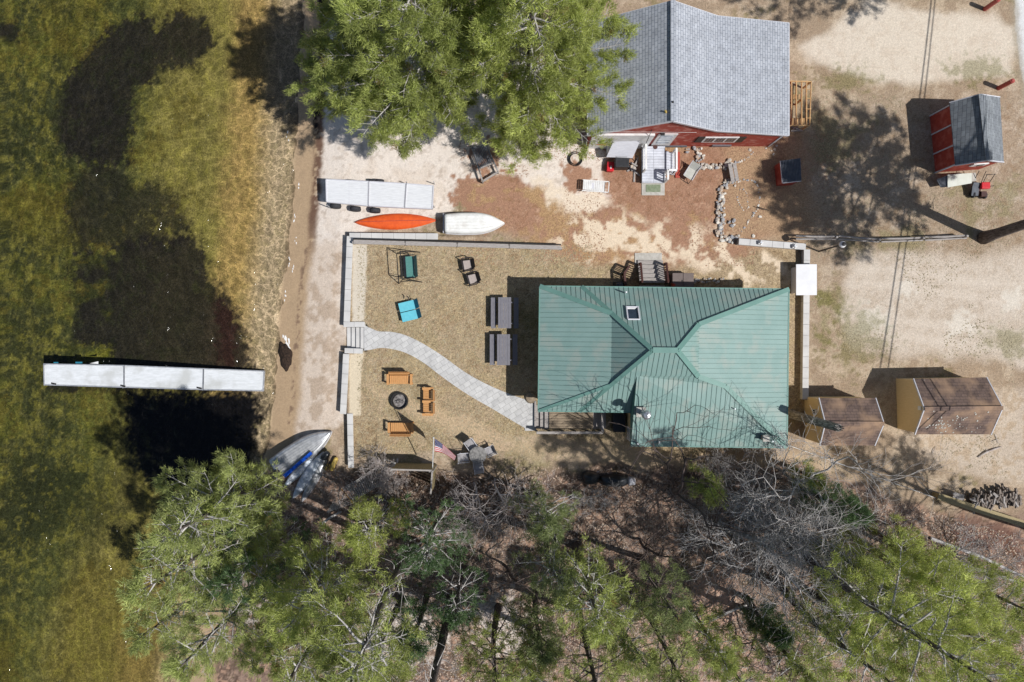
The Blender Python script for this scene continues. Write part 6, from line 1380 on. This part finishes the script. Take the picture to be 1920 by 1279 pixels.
ws=root('firewood_stack',(*P(1795,927),0),'small neat pile of grey planks at the left end of the firewood','firewood'); q_=MB()
for i in range(14): a=P3(1787+rnd.uniform(-1,2),924+i*.7,.3+rnd.uniform(0,.3)); b=P3(1806+rnd.uniform(-2,2),930+i*.7,.3+rnd.uniform(0,.3)); q_.bar(a,b,.08,.05)
q_.build('planks',M['oldwood'],ws)
# leaf heap and driftwood on the shore
lh=MB(); rn=random.Random(9); c=P(532,668,-.6); g1=gz(*c)
vs=[];n=26;rows=6
for j in range(rows+1):
    t=j/rows; r=math.cos(t*math.pi/2)**.7 if t<1 else 0
    for k in range(n):
        a=2*math.pi*k/n; w=1+.12*math.sin(3*a+1)+.08*math.sin(7*a)+rn.uniform(-.03,.03); x=c[0]+.42*r*w*math.cos(a)-.12*math.sin(a)*r; y=c[1]+.85*r*w*math.sin(a); vs.append((x,y,gz(x,y)-.02+.3*t*(1+.2*rn.random())))
lh.add(vs,[(j*n+k,j*n+(k+1)%n,(j+1)*n+(k+1)%n,(j+1)*n+k) for j in range(rows) for k in range(n)]); tag(lh.build('leaf_heap',M['coal'],smooth=False),'dark heap of wet leaves at the water edge beside the dock','leaf heap')
dw=MB(); dw.tube([P3(1834,858,.06),P3(1848,849,.1),P3(1866,842,.08),P3(1878,838,.05)],[.03,.045,.04,.015],6); dw.tube([P3(1848,849,.1),P3(1852,842,.06)],[.025,.01],5); tag(dw.build('fallen_branch',M['birch']),'long pale fallen branch below the larger yellow shed','branch')
dw=MB(); dw.tube([P3(1748,850,.05),P3(1752,843,.07),P3(1755,838,.03)],[.02,.02,.01],5); tag(dw.build('fallen_branch',M['birch']),'short pale stick between the two yellow sheds and the string fence','branch')
dw=MB(); dw.tube([P3(1866,815,.05),P3(1872,832,.05)],[.02,.012],5);dw.tube([P3(1870,824,.05),P3(1858,829,.05)],[.014,.01],5); tag(dw.build('fallen_branch',M['twig']),'forked twig beside the right end of the larger yellow shed','branch')
for i,(a,b,r) in enumerate((((1745,1010),(1925,1085),.10),((1760,1050),(1930,1100),.13),((1330,1165),(1400,1135),.09),((1410,905),(1490,880),.05),((600,985),(640,960),.08))):
    q_=MB(); p_=P3(*a,.1);q2=P3(*b,.15); q_.tube([p_,p_.lerp(q2,.5)+Vector((.1,.12,.03)),q2],[r,r*.9,r*.6],7); tag(q_.build('fallen_log',M['twig']),('upper grey fallen log at the right edge of the wood','lower thicker grey fallen log at the right edge of the wood','grey fallen log at the foot of the bare tangle','thin pale fallen log below the green roof corner','dark fallen log left of the hammock')[i],'log','fallen logs in the wood')
# drip debris on the beach
# overhead wires past the right edge throw the thin shadows
def wire(label,a,b,z,r=.018):
    q_=MB(); A=Vector((a[0]/1.0,a[1],z));B=Vector((b[0],b[1],z)); q_.tube([A.lerp(B,i/12)-Vector((0,0,.5*math.sin(math.pi*i/12))) for i in range(13)],r,5); tag(q_.build('power_line',M['dark']),label,'power line','overhead wires right of the yard')
def sh(px,py,z): # the place at height z whose shadow falls on this pixel of the ground
    x,y=P(px,py); L=z/math.tan(R(SUN_EL)); return (x+L*math.cos(R(AZ)),y-L*math.sin(R(AZ)))
wire('left of two overhead wires past the right edge',sh(1780,-330,8.5),sh(1636,780,8.5),8.5,.035); wire('right of two overhead wires past the right edge',sh(1783,-330,8.5),sh(1652,780,8.5),8.5,.03)
